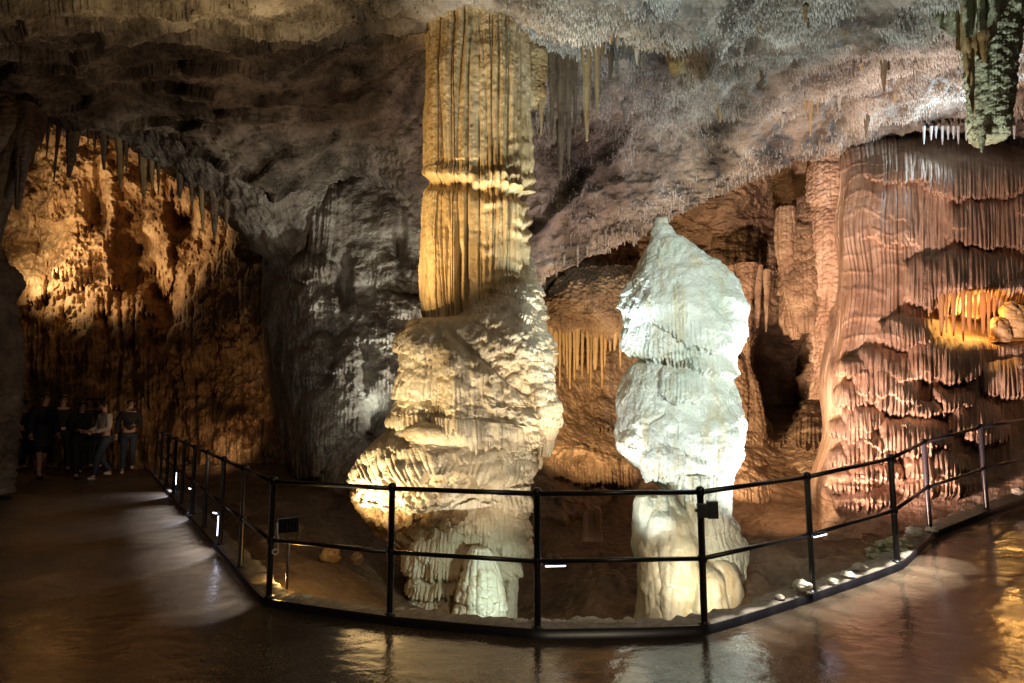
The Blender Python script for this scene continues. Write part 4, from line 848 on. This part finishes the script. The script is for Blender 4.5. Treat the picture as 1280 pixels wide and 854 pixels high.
# glowing icicles in front of the amber niche
g = 'glowing amber icicles in front of the lit niche'
nich = [(1161, 366, 398, 4, 'short reddish amber drip at the left end of the glowing row'), (1177, 366, 420, 8, 'bright amber icicle at the left of the glowing row'), (1183, 366, 416, 5, 'thin amber icicle touching the left bright one'), (1192, 364, 420, 7, 'amber icicle with a bluntish tip left of the longest one'),
        (1204, 362, 427, 6, 'longest amber icicle in the middle of the glowing row'), (1212, 366, 416, 8, 'thick amber icicle right of the longest one'), (1219, 368, 412, 4, 'thin short amber icicle right of the thick one'), (1229, 366, 418, 8, 'thick amber icicle in the right group of the row'), (1236, 366, 420, 5, 'thin amber icicle right of the thick right one'), (1243, 370, 400, 4, 'small amber drip at the right end of the glowing row')]
for i, (a, t, b_, w, lab) in enumerate(nich):
    hang('amber_icicle', a, t, b_, w*.72, 9.05, 'amber', lab, g, cat='stalactite', seed=240+i, n=30, wt=.45)
for i, (a, b_, w, h, lab) in enumerate([(1250, 424, 14, 26, 'rounded glowing boulder inside the lit niche'), (1272, 418, 22, 34, 'large amber block leaning at the right end of the niche'), (1262, 400, 12, 20, 'small bright rock behind the glowing boulder')]):
    pz = P(a, b_, 9.35)
    tag(lump('niche_rock', [(a-w*.2, b_-h, a+w*.2, b_-h, 9.35), (a-w*.5, b_-h*.75, a+w*.45, b_-h*.8, 9.35), (a-w*.6, b_-h*.3, a+w*.6, b_-h*.3, 9.35), (a-w*.5, b_+4, a+w*.55, b_+4, 9.35)], 60, 60, M['ochre'], loc=tuple(pz), wor=.06, wf=7, rib=0, rough=.02, seed=260+i), lab, 'rock')
# ------------------------------------------------------------------ loose stones along the kerb
def stone_at(px, py, Y, r, lab, mat='stone_pale', seed=0, flat=.7, cat='stone', grp='pale stones lying behind the kerb'):
    p = P(px, py, Y); n1, n2 = 36, 24
    th = np.linspace(0, 2*math.pi, n1+1)[None]; ph = np.linspace(.02, math.pi-.02, n2)[:, None]
    D = np.stack([np.sin(ph)*np.cos(th), np.sin(ph)*np.sin(th)+0*ph, np.cos(ph)+0*th], -1)
    k = 1+.28*fbm(D[..., 0]*1.2+seed*3.3, D[..., 1]*1.2, D[..., 2]*1.2, 3)+.12*ridge(D[..., 0]*2+seed, D[..., 1]*2, D[..., 2]*2, 2)
    V = D*k[..., None]*r*np.array([1.15, 1, flat]); V[:, -1] = V[:, 0]
    V = V+p+[0, 0, r*flat*.5]
    o = link_grid('stone', V, M[mat], loc=tuple(p), wrap=True, caps=True)
    return tag(o, lab, cat, grp)
r = random.Random(9)
st = [(500, 768, .045, 'larger pointed pale stone left of the column foot'), (517, 768, .04, 'second pale stone close to the column foot'), (528, 769, .025, 'tiny pale stone right of the two left of the column foot')]
for i, (a, b_, rr_, lab) in enumerate(st): stone_at(a, b_, 4.62, rr_, lab, seed=i)
for i in range(17):
    a = 640+i*9.2+r.uniform(-2, 2)
    stone_at(a, 781-.02*(a-640)+(a > 760)*2, 4.36, r.uniform(.018, .045), 'small rounded pale stone in the row along the kerb between column and white stalagmite', seed=10+i, grp='small pale stones in a row between column and white stalagmite')
for i, (a, b_, Y, rr_, lab) in enumerate([(1003, 736, 4.85, .06, 'white angular stone beside the post right of the white stalagmite'), (1143, 668, 6.0, .07, 'white flat stone on the kerb under the pinkish wall'), (1165, 664, 6.2, .05, 'second white stone right of the flat one on the kerb'),
                                          (975, 748, 4.75, .03, 'small stone on the kerb right of the white stalagmite'), (1060, 722, 5.15, .05, 'pale stone on the kerb left of the mossy heap'), (1075, 712, 5.3, .05, 'pale stone touching the mossy heap'), (1041, 729, 5.05, .04, 'small pale stone farther left of the mossy heap'),
                                          (1272, 616, 6.75, .06, 'long white stone on the kerb at the right edge'), (380, 752, 4.85, .05, 'flat golden lit stone at the railing corner'), (362, 750, 4.85, .035, 'small stone beside the flat golden one at the corner')]):
    stone_at(a, b_, Y, rr_, lab, seed=40+i)
for i, (a, b_, rr_) in enumerate([(1098, 700, .085), (1110, 692, .08), (1122, 690, .07), (1104, 684, .06), (1118, 680, .06), (1132, 682, .05), (1092, 706, .05), (1088, 690, .04)]):
    stone_at(a, b_, 5.75, rr_, ['largest greenish lump at the front of the mossy heap', 'middle greenish lump of the mossy heap by the kerb', 'right front lump of the mossy heap', 'upper left lump of the mossy heap', 'topmost lump of the mossy heap', 'rightmost small lump of the mossy heap', 'small lump at the left foot of the mossy heap', 'small lump behind the left end of the mossy heap'][i],
             'pale_drip', 60+i, grp='greenish mossy stones heaped by the kerb')
for i, (a, b_, Y, rr_, lab) in enumerate([(295, 690, 6.6, .06, 'yellow lit stone by the third bollard lamp'), (305, 702, 6.3, .05, 'golden stone behind the kerb'), (314, 718, 5.9, .07, 'dark golden stone near the corner post'), (322, 728, 5.6, .06, 'brown stone close to the corner post')]):
    stone_at(a, b_, Y, rr_, lab, 'ochre', 80+i, grp='golden lit stones behind the left kerb')
for i, (a, w, lab, mt) in enumerate([(412, 20, 'crumbly yellow rock left of the dark gap on the pit floor', 'ochre'), (446, 13, 'smooth tan rock right of the dark gap on the pit floor', 'rock')]):
    stone_at(a, 702, 6.6, w/FPX*6.6*.5, lab, mt, 90+i, 1.1, 'rock', None)
# ------------------------------------------------------------------ lamps and their light
def aim(o, p, t):
    o.location = p; o.rotation_euler = (Vector(t)-Vector(p)).to_track_quat('-Z', 'Y').to_euler()
def spot(name, p, t, W, col, deg=60, blend=.5, rad=.08):
    l = bpy.data.lights.new(name, 'SPOT'); l.energy = W; l.color = col; l.spot_size = math.radians(deg); l.spot_blend = blend; l.shadow_soft_size = rad
    o = bpy.data.objects.new(name, l); C.objects.link(o); aim(o, p, t); return o
def point(name, p, W, col, rad=.1):
    l = bpy.data.lights.new(name, 'POINT'); l.energy = W; l.color = col; l.shadow_soft_size = rad
    o = bpy.data.objects.new(name, l); C.objects.link(o); o.location = p; return o
WARM = (1, .62, .22); GOLD = (1, .52, .14); PINK = (1, .50, .38); CY = (.80, 1, .93); BLUE = (.62, .80, 1); ORG = (1, .50, .16); NEU = (1, .86, .72)

# low bollard lamps behind the left kerb
def bollard(px, py, lab, hgt=.36):
    p = np.array(P(px, py, 1.0)-EYE); p = EYE+p*((.055-EYE[2])/p[2]); x, y, z = p
    b_ = empty('bollard_lamp', (x, y, z), lab, 'lamp', 'low bollard lamps behind the kerb')
    nx, ny = -.81, -.58                                  # towards the path
    lathe('post', x, y, [(.03, z), (.03, z+.008), (.017, z+.012), (.017, z+hgt-.05)], M['lamp_metal'], parent=b_)
    tube('lamp_head', [(x, y, z+hgt-.06), (x, y, z+hgt-.02), (x+nx*.02, y+ny*.02, z+hgt), (x+nx*.075, y+ny*.075, z+hgt+.012)], [.017, .02, .02, .012], M['lamp_metal'], parent=b_, n=12)
    tube('light_strip', [(x+nx*.021, y+ny*.021, z+.10), (x+nx*.021, y+ny*.021, z+hgt-.05)], .003, M['led'], parent=b_, n=8)
    tube('light_lens', [(x+nx*.035, y+ny*.035, z+hgt-.016), (x+nx*.075, y+ny*.075, z+hgt-.004)], .007, M['led'], parent=b_, n=8)
    spot('bollard_light', (x+nx*.09, y+ny*.09, z+hgt-.03), (x+nx*.42, y+ny*.42, 0), 16, (.86, .88, 1), 100, .2, .03)
bollard(273.5, 681, 'nearest of the three short glowing bollard lamps on the left kerb')
bollard(241.5, 642, 'middle one of the three short glowing bollard lamps on the left kerb')
bollard(221, 613, 'farthest of the three short glowing bollard lamps on the left kerb')
# tube lamps hung below the middle rail, lighting the stalagmite
def tube_lamp(px0, px1, py0, py1, Y0, Y1, lab):
    a, b_ = P(px0, py0, Y0), P(px1, py1, Y1)
    e = empty('tube_lamp', tuple(a), lab, 'lamp')
    tube('casing', [a+[0, 0, .016], b_+[0, 0, .016]], .012, M['lamp_metal'], parent=e, n=10)
    tube('tube', [a, b_], .0045, M['led'], parent=e, n=8)
    d_ = b_-a
    for t in (.1, .9): tube('bracket', [a+d_*t+[0, 0, .02], a+d_*t+[0, 0, .055]], .004, M['lamp_metal'], parent=e, n=6)
tube_lamp(682, 707, 708, 707.5, 4.35, 4.3, 'thin glowing tube lamp under the middle rail right of the centre post')
tube_lamp(1018, 1033, 671.5, 668, 4.85, 4.95, 'thin glowing tube lamp on the post right of the white stalagmite')
def flood(px, py, Y, tgt, lab, size=.2):
    p = P(px, py, Y); dv = Vector(tgt-p).normalized(); R_ = dv.to_track_quat('Y', 'Z').to_matrix()
    e = empty('floodlight', tuple(p), lab, 'lamp')
    box_mesh('housing', tuple(p), size, .06, size*.8, M['black_metal'], parent=e, rot=R_, bev=.008)
    f = [tuple(Vector(p)+R_ @ Vector((sx*size*.55, -.005, 0))) for sx in (-1, 1)]
    for s_ in (-1, 1):
        q = Vector(p)+R_ @ Vector((s_*size*.55, -.01, 0)); q2 = Vector(p)+R_ @ Vector((s_*size*.55, -.05, -size*.62))
        tube('bracket', [tuple(q), tuple(q2)], .008, M['lamp_metal'], parent=e, n=6)
    for i_ in range(5): box_mesh('cooling_fin', tuple(Vector(p)+R_ @ Vector(((i_-2)*size*.18, -.04, 0))), .006, .03, size*.6, M['black_metal'], parent=e, rot=R_, bev=0)
    q2 = Vector(p)+R_ @ Vector((0, -.05, -size*.62)); tube('stand', [tuple(q2), (q2.x, q2.y, gz(q2.x, q2.y)-.02)], .012, M['lamp_metal'], parent=e, n=8)
    return p
FLC = flood(360, 656, 5.3, P(300, 600, 9), 'dark square floodlight seen from behind just inside the left railing corner', .17)
# white cable ring on the corner post
kp = posts[9]
cz = kp[2]+.055
ring = [(kp[0]+.05+.025*math.cos(t), kp[1]-.03, cz+.37+.02*math.sin(t)) for t in np.linspace(0, 2*math.pi, 20)]
tag(tube('cable_loop', [(kp[0]+.055, kp[1]-.03, cz+.60), (kp[0]+.065, kp[1]-.03, cz+.48)]+ring, .0045, M['white_cable'], loc=(kp[0], kp[1], cz+.4), n=8), 'white cable loop tied to the corner post of the railing', 'cable')
# grey box on the post in front of the white stalagmite
kp = posts[12]; x, y, z = kp[0]+.05, kp[1]-.0, kp[2]+.055+.80
jb = empty('junction_box', (x, y, z), 'small dark grey box clamped below the top rail in front of the white stalagmite', 'box')
box_mesh('housing', (x+.035, y, z), .075, .05, .125, M['lamp_metal'], parent=jb, bev=.006)
box_mesh('clamp', (x-.05, y-.03, z), .07, .035, .10, M['lamp_metal'], parent=jb, bev=.004)
tube('screw', [(x-.10, y-.03, z), (x-.085, y-.03, z)], .012, M['lamp_metal'], parent=jb, n=8)

# added unseen spots that merge the bollard pools into one lit strip
for k_ in range(22):
    t_ = .12+k_*.235; a_, f_ = int(t_), t_-int(t_)
    q = np.array(posts[9-a_])*(1-f_)+np.array(posts[8-a_])*f_
    spot('unseen_kerb_spot', (q[0]-.10, q[1]-.07, .46), (q[0]-.30, q[1]-.20, 0), 11 if k_ < 14 else 8, (.93, .96, 1), 60, .25, .05)
for k_ in range(9):
    t_ = 12.15+k_*.26; a_, f_ = int(t_), t_-int(t_); q = np.array(posts[a_])*(1-f_)+np.array(posts[a_+1])*f_
    d_ = np.array(posts[a_+1])-np.array(posts[a_]); n_ = np.array([d_[1], -d_[0]])/np.hypot(d_[0], d_[1])
    spot('unseen_kerb_spot', (q[0]+n_[0]*.07, q[1]+n_[1]*.07, q[2]+.42), (q[0]+n_[0]*.20, q[1]+n_[1]*.20, q[2]), 9+k_*2.6, (1, .95, .82), 66, .08, .03)
# ------------------------------------------------------------------ visitors
def ray_floor(px, py, z=0.0):
    a = P(px, py, 1.0)-EYE; return EYE+a*((z-EYE[2])/a[2])
def skin_mesh(verts, edges, radii, root=0, sub=2):
    me = bpy.data.meshes.new('tmp'); me.from_pydata(verts, edges, [])
    o = bpy.data.objects.new('tmp', me); C.objects.link(o)
    o.modifiers.new('s', 'SKIN'); sv = me.skin_vertices[0].data
    for i, r_ in enumerate(radii): sv[i].radius = (r_, r_) if not isinstance(r_, tuple) else r_; sv[i].use_root = (i == root)
    m = o.modifiers.new('u', 'SUBSURF'); m.levels = m.render_levels = sub
    dg = bpy.context.evaluated_depsgraph_get(); ev = o.evaluated_get(dg); out = bpy.data.meshes.new_from_object(ev)
    V = np.array([tuple(v.co) for v in out.vertices]); F = [tuple(p.vertices) for p in out.polygons]
    bpy.data.objects.remove(o); bpy.data.meshes.remove(me); bpy.data.meshes.remove(out)
    return V, F
def join(parts):
    Vs, Fs, n = [], [], 0
    for V, F in parts:
        Vs.append(V); Fs += [tuple(i+n for i in f) for f in F]; n += len(V)
    return np.concatenate(Vs), Fs
def ball(c, r3, n=14, m=10):
    th = np.linspace(0, 2*math.pi, n, endpoint=False); V = [(c[0], c[1], c[2]+r3[2])]; F = []
    for i in range(1, m):
        a = math.pi*i/m
        for t in th: V.append((c[0]+r3[0]*math.sin(a)*math.cos(t), c[1]+r3[1]*math.sin(a)*math.sin(t), c[2]+r3[2]*math.cos(a)))
    V.append((c[0], c[1], c[2]-r3[2])); e = len(V)-1
    for k in range(n): F.append((0, 1+k, 1+(k+1) % n)); F.append((e, 1+(m-2)*n+(k+1) % n, 1+(m-2)*n+k))
    for i in range(m-2):
        for k in range(n): a = 1+i*n; F.append((a+k, a+n+k, a+n+(k+1) % n, a+(k+1) % n))
    return np.array(V), F
def tube_vf(pts, rad, n=6):
    G_ = tube_grid(pts, rad, n)[:, :-1]; a, b_ = G_.shape[:2]; i = np.arange(a*b_).reshape(a, b_); F = []
    for r_ in range(a-1):
        for k in range(b_): F.append((i[r_, k], i[r_, (k+1) % b_], i[r_+1, (k+1) % b_], i[r_+1, k]))
    F.append(tuple(i[0][::-1])); F.append(tuple(i[-1])); return G_.reshape(-1, 3), F
def person(px, py, rot, h, label, top, legs, shoes, hair, elb, wri, knee, ank, bare_legs=False, long_hair=True, coat=False, hood=False, lean=0.0, bag=None):
    loc = ray_floor(px, py, .0); k = h/1.72; g = 'visitors walking along the dark path'
    e = empty('person', tuple(loc), label, 'person', g); e['base'] = [0, 0, 0]
    e.rotation_euler = (0, 0, math.radians(rot)); e.scale = (k, k, k)
    L = lean
    hipc = (0, 0, .95); V = [hipc, (0, -.01-L*.3, 1.12), (0, -.01-L*.6, 1.32), (0, -L, 1.45), (0, -.012-L*1.1, 1.53), (0, -.03-L*1.2, 1.62), (0, -.02-L*1.2, 1.675)]
    E = [(i, i+1) for i in range(6)]; Rr = [(.125, .10), (.115, .09), (.15, .10), (.052, .055), (.058, .062), (.072, .085), (.05, .06)]
    ji = {}
    for s_, nm in ((-1, 0), (1, 1)):
        n0 = len(V); V += [(s_*.16, -L*.85, 1.40), (s_*elb[nm][0], elb[nm][1]-L, elb[nm][2]), (s_*wri[nm][0], wri[nm][1]-L, wri[nm][2])]
        hd = np.array(V[-1])-np.array(V[-2]); hd /= np.linalg.norm(hd); V.append(tuple(np.array(V[-1])+hd*.07))
        E += [(2, n0), (n0, n0+1), (n0+1, n0+2), (n0+2, n0+3)]; Rr += [.055, .040, .027, (.018, .036)]; ji['a%d' % nm] = (n0, hd)
        n1 = len(V); V += [(s_*.09, 0, .88), (s_*knee[nm][0], knee[nm][1], knee[nm][2]), (s_*ank[nm][0], ank[nm][1], ank[nm][2]), (s_*(ank[nm][0]+.01), ank[nm][1]-.12, ank[nm][2]-.055)]
        E += [(0, n1), (n1, n1+1), (n1+1, n1+2), (n1+2, n1+3)]; Rr += [.085, .056, .038, .030]; ji['l%d' % nm] = n1
    body = [skin_mesh(V, E, Rr)]
    for nm in (0, 1):                       # five fingers on each palm
        n0, hd = ji['a%d' % nm]; w_ = np.array(V[n0+3]); side = np.cross(hd, [0, 1, .2]); side /= np.linalg.norm(side); fwd = np.cross(side, hd)
        for q in range(4):
            p0 = w_+side*(q-1.5)*.018+hd*.005; ln_ = (.062, .075, .07, .055)[q]
            body.append(tube_vf([p0, p0+hd*ln_*.5-fwd*.004, p0+hd*ln_*.85-fwd*.02], [.009, .0085, .006]))
        p0 = w_-hd*.045+side*(-.03); body.append(tube_vf([p0, p0-side*.025+hd*.025, p0-side*.03+hd*.055], [.011, .010, .007]))
    hc_ = np.array(V[5]); body.append(tube_vf([hc_+[0, -.075, .012], hc_+[0, -.098, -.012], hc_+[0, -.08, -.022]], [.006, .012, .009]))
    for s_ in (-1, 1): body.append(ball(hc_+[s_*.078, .005, -.005], (.010, .018, .028), 8, 6))
    body.append(tube_vf([hc_+[-.022, -.078, -.045], hc_+[0, -.086, -.045], hc_+[.022, -.078, -.045]], [.004, .006, .004]))
    Vb, Fb = join(body); make_mesh('body', Vb, Fb, M['skin'], parent=e)
    for s_ in (-1, 1): make_mesh('eye', *ball(hc_+[s_*.028, -.080, .008], (.010, .006, .007), 8, 6), M['eye'], parent=e)
    # clothing over the body
    def sub_sk(idx, extra=.016, over={}):
        m = {o_: i for i, o_ in enumerate(idx)}
        vv = [V[i] for i in idx]; ee = [(m[a], m[b_]) for a, b_ in E if a in m and b_ in m]
        rr_ = []
        for i in idx:
            q = over.get(i, Rr[i]); q = q if isinstance(q, tuple) else (q, q); rr_.append((q[0]+extra, q[1]+extra))
        return skin_mesh(vv, ee, rr_)
    a0, a1 = ji['a0'][0], ji['a1'][0]; l0, l1 = ji['l0'], ji['l1']
    tv = [sub_sk([0, 1, 2, a0, a0+1, a0+2, a1, a1+1, a1+2], .02 if not coat else .045, {})]
    if coat:
        th = np.linspace(0, 2*math.pi, 25)[:-1]; zz = np.linspace(1.05, .62, 10)
        Vc = np.array([[((.17+.06*(1.05-z_))*math.cos(t), (.14+.09*(1.05-z_))*math.sin(t), z_) for t in th] for z_ in zz]); i = np.arange(240).reshape(10, 24)
        Fc = [(i[a, b_], i[a, (b_+1) % 24], i[a+1, (b_+1) % 24], i[a+1, b_]) for a in range(9) for b_ in range(24)]
        tv.append((Vc.reshape(-1, 3), Fc))
    Vt, Ft = join(tv); make_mesh('jacket' if coat else 'top', Vt, Ft, top, parent=e)
    if bare_legs: Vl, Fl = sub_sk([0, l0, l0+1, l1, l1+1], .022, {l0+1: .06, l1+1: .06})
    else: Vl, Fl = sub_sk([0, l0, l0+1, l0+2, l1, l1+1, l1+2], .016)
    make_mesh('shorts' if bare_legs else 'trousers', Vl, Fl, legs, parent=e)
    for nm in (l0, l1):
        A, T_ = np.array(V[nm+2]), np.array(V[nm+3])
        make_mesh('shoe', *skin_mesh([tuple(A+[0, .03, -.055]), tuple(A+[0, -.04, -.05]), tuple(T_+[0, -.02, .008])], [(0, 1), (1, 2)], [(.04, .045), (.042, .045), (.040, .030)]), shoes, parent=e)
    hs = [ball(hc_+[0, .012, .030], (.088, .098, .082), 18, 12)]
    if long_hair: hs.append(skin_mesh([tuple(hc_+[0, .05, .03]), tuple(hc_+[0, .075, -.08]), tuple(hc_+[0, .07, -.2])], [(0, 1), (1, 2)], [(.075, .05), (.085, .04), (.06, .025)]))
    Vh, Fh = join(hs); keep = np.ones(len(Vh), bool)
    m_ = (Vh[:, 1] < hc_[1]-.045) & (Vh[:, 2] < hc_[2]+.045); Vh[m_, 1] = hc_[1]-.045       # leave the face free
    make_mesh('hair' if not hood else 'hood', Vh, Fh, hair, parent=e)
    if bag is not None:
        Vg, Fg = skin_mesh([(0, .20-L, 1.38), (0, .24-L*.6, 1.2), (0, .20, .98)], [(0, 1), (1, 2)], [(.12, .07), (.16, .11), (.13, .08)])
        b_ = make_mesh('backpack', Vg, Fg, bag, loc=tuple(loc)); b_.rotation_euler = e.rotation_euler; b_.scale = e.scale
        b_.data.transform(Matrix.Translation(Vector(loc)))
        tag(b_, 'dark backpack worn by the visitor with bare legs', 'backpack')
    return e
cloth = lambda n, c_: plain(n, c_, .85, 0, .25, .003, 40)
M['skin'] = plain('skin', (.42, .26, .19), .55, 0, .08); M['eye'] = plain('dark_eye', (.02, .015, .012), .2)
cR, cD = cloth('wine_cloth', (.07, .012, .016)), cloth('denim_cloth', (.03, .045, .08))
cN, cK, cW, cG, cB = cloth('navy_cloth', (.012, .014, .03)), cloth('black_cloth', (.008, .008, .01)), cloth('light_cloth', (.42, .39, .36)), cloth('charcoal_cloth', (.02, .02, .024)), cloth('brown_cloth', (.04, .025, .02))
hD, hB = plain('dark_hair', (.012, .008, .006), .5), plain('brown_hair', (.03, .016, .01), .5)
sW, sD = cloth('white_shoe', (.55, .53, .52)), cloth('dark_shoe', (.015, .013, .014))
# right-side joints listed as [left, right]: x outwards, y towards the viewer is negative
rel = ([(.24, .02, 1.13), (.24, .02, 1.13)], [(.25, -.08, .90), (.25, -.08, .90)])
hold = ([(.23, -.02, 1.12), (.23, -.02, 1.12)], [(.10, -.24, 1.08), (.12, -.24, 1.05)])
st0 = ([(.10, -.02, .49), (.10, -.02, .49)], [(.11, 0, .09), (.11, 0, .09)])
wk = ([(.09, -.16, .50), (.09, -.02, .47)], [(.09, -.20, .09), (.10, .22, .15)])
wk2 = ([(.09, -.02, .47), (.09, -.16, .50)], [(.10, .22, .15), (.09, -.20, .09)])
person(46, 598, 70, 1.80, 'person in a big dark navy jacket with bare lower legs walking at the left', cN, cN, sD, hD, *rel, *wk, bare_legs=True, long_hair=False, coat=True, lean=.05, bag=cK)
person(72, 590, 60, 1.76, 'tall person in black close behind the one in the navy jacket', cK, cK, sD, hD, *rel, *wk2, long_hair=False)
person(24, 588, 100, 1.66, 'dim person in dark clothes farthest to the left of the group', cK, cG, sD, hD, *rel, *st0)
person(96, 598, 55, 1.62, 'person with long dark hair and black coat in the middle of the group', cK, cK, sD, hD, *hold, *wk, coat=True, long_hair=True)
person(107, 586, 10, 1.72, 'dim short haired person whose head shows behind the long black coat', cR, cD, sD, hB, *rel, *st0, long_hair=False)
person(121, 586, -10, 1.72, 'dim person whose head shows behind the visitor in the light top', cB, cG, sD, hB, *rel, *st0)
person(127, 599, -28, 1.62, 'person in a light grey top and dark trousers with white shoes', cW, cD, sW, hB, *hold, *wk2, lean=.02)
person(158, 591, 35, 1.66, 'person in a dark jumper with light shoes at the right end of the group', cG, cD, sW, hB, [(.24, .02, 1.13), (.22, -.03, 1.12)], [(.25, -.08, .90), (.08, -.25, 1.12)], *wk, long_hair=False)
# the column: floods in the pit
spot('flood_column_low', P(372, 700, 5.5), P(535, 500, 7), 330, (1, .76, .42), 75, .7, .06)
spot('flood_column_front', P(640, 772, 4.9), P(615, 470, 7), 130, (1, .88, .68), 75, .8, .06)
spot('flood_column_shaft', P(330, 515, 5.4), P(590, 190, 7.2), 720, (1, .66, .28), 48, .8, .08)
spot('fill_column_right', P(790, 700, 5.6), P(640, 280, 7), 330, (1, .84, .60), 60, .9, .06)  # unseen light added to brighten the right facet of the shaft
# white stalagmite
spot('flood_white_left', P(740, 730, 5.0), P(850, 430, 6.3), 90, (.9, 1, .97), 80, .6, .05)
spot('flood_white_right', P(1035, 700, 5.3), P(865, 470, 6.3), 100, (.9, 1, .97), 75, .7, .05)
spot('flood_white_top', P(1060, 560, 5.4), P(865, 360, 6.3), 200, (.78, 1, .92), 30, .9, .05)
spot('flood_white_foot', P(905, 765, 4.8), P(860, 690, 5.9), 30, (1, .86, .60), 100, .8, .05)
spot('flood_foot', P(690, 735, 5.0), P(590, 745, 6.4), 50, (.8, 1, .85), 60, .7, .05)
# pinkish wall
spot('flood_pink', P(985, 690, 5.8), P(1180, 340, 9), 2900, (1, .65, .51), 72, .7, .1)
point('niche_lamp', P(1215, 392, 9.55), 30, (1, .50, .12), .05)
# back chamber
spot('flood_back', P(700, 560, 8.8), P(790, 420, 13), 600, (1, .66, .32), 110, .8, .1)
spot('flood_back_right', P(880, 600, 8.6), P(980, 400, 13), 760, (1, .64, .36), 110, .8, .1)
spot('flood_slope', P(1010, 560, 7.5), P(960, 640, 9), 120, (1, .62, .36), 100, .9, .1)
# ceiling
spot('flood_ceiling_right', P(1240, 190, 9.6), P(1130, 60, 8.5), 360, (.62, .84, 1), 150, .9, .1)
spot('flood_ceiling_mid', P(980, 700, 5.6), P(1000, 60, 8), 1150, (.86, .98, .93), 72, .8, .1)
spot('flood_ceiling_near', P(720, 700, 5.2), P(720, 5, 7), 1100, (.76, .97, 1), 42, .8, .1)
spot('flood_lip', P(930, 600, 7.5), P(740, 260, 10), 560, (1, .74, .72), 58, .8, .1)
spot('spill_ceiling_left', P(420, 790, 4.2), P(200, -60, 4.5), 1300, (1, .74, .36), 50, .8, .1)  # added in place of column lamp spill on the left ceiling
spot('fill_ceiling_far_left', P(330, 640, 7.5), P(230, 110, 8.6), 190, (1, .66, .40), 90, 1, .2)  # unseen warm light added to lift the dark left ceiling
# orange chamber
spot('orange_lamp', P(-10, 330, 14.9), P(150, 300, 17.4), 620, (1, .74, .42), 150, .9, .15)
spot('flood_orange', P(10, 380, 13.4), P(200, 260, 17), 560, (1, .60, .28), 100, .8, .1)
spot('fill_chamber_low', P(290, 575, 11.5), P(180, 420, 16), 95, (1, .60, .30), 95, .9, .2)  # unseen brown fill added for the lower chamber wall
# grey wall
spot('fill_grey', P(385, 660, 6.4), P(460, 400, 10.8), 110, (.98, 1, .86), 60, 1, .1)
spot('flood_grey', P(600, 600, 8.5), P(455, 410, 10.8), 520, (.96, 1, .84), 62, .9, .1)
spot('flood_grey_high', P(600, 560, 8.6), P(440, 300, 11), 130, (1, .84, .74), 52, .9, .1)
point('corner_lamp', P(352, 722, 5.35), 5, (1, .58, .16), .03)
# visitors' side of the hall
spot('fill_hall', (2.0, -1.5, 4.6), (1.0, 3.5, 0), 270, (1, .80, .56), 130, 1, .4)  # unseen warm fill added behind the camera to brighten the path
spot('fill_visitors', (-5.8, 9.6, 3.4), (-7.6, 12.4, .6), 60, (1, .72, .5), 50, .8, .2)  # unseen dim fill added so the visitors show
spot('fill_white_crown', (3.0, -.6, 2.9), P(853, 400, 6.3), 1250, (.84, 1, .92), 27, .5, .1)  # unseen spot added behind the camera to light the stalagmite tip
w = bpy.data.worlds.new('World'); bpy.context.scene.world = w; w.use_nodes = True
w.node_tree.nodes['Background'].inputs[0].default_value = (.5, .42, .40, 1); w.node_tree.nodes['Background'].inputs[1].default_value = .012
cam = bpy.data.cameras.new('camera'); cam.lens = 36*FPX/1280; cam.sensor_width = 36; cam.clip_end = 200; cam.clip_start = .05
co = bpy.data.objects.new('camera', cam); C.objects.link(co); co.location = tuple(EYE); co.rotation_euler = (math.radians(90)+PITCH, 0, 0)
sc = bpy.context.scene; sc.camera = co
sc.view_settings.view_transform = 'Standard'; sc.view_settings.look = 'None'; sc.view_settings.exposure = .3; sc.view_settings.gamma = 1
sc.render.engine = 'CYCLES'; sc.cycles.use_denoising = True; sc.cycles.max_bounces = 5; sc.cycles.diffuse_bounces = 3; sc.cycles.glossy_bounces = 3
sc.cycles.sample_clamp_indirect = 4; sc.cycles.caustics_reflective = False; sc.cycles.caustics_refractive = False
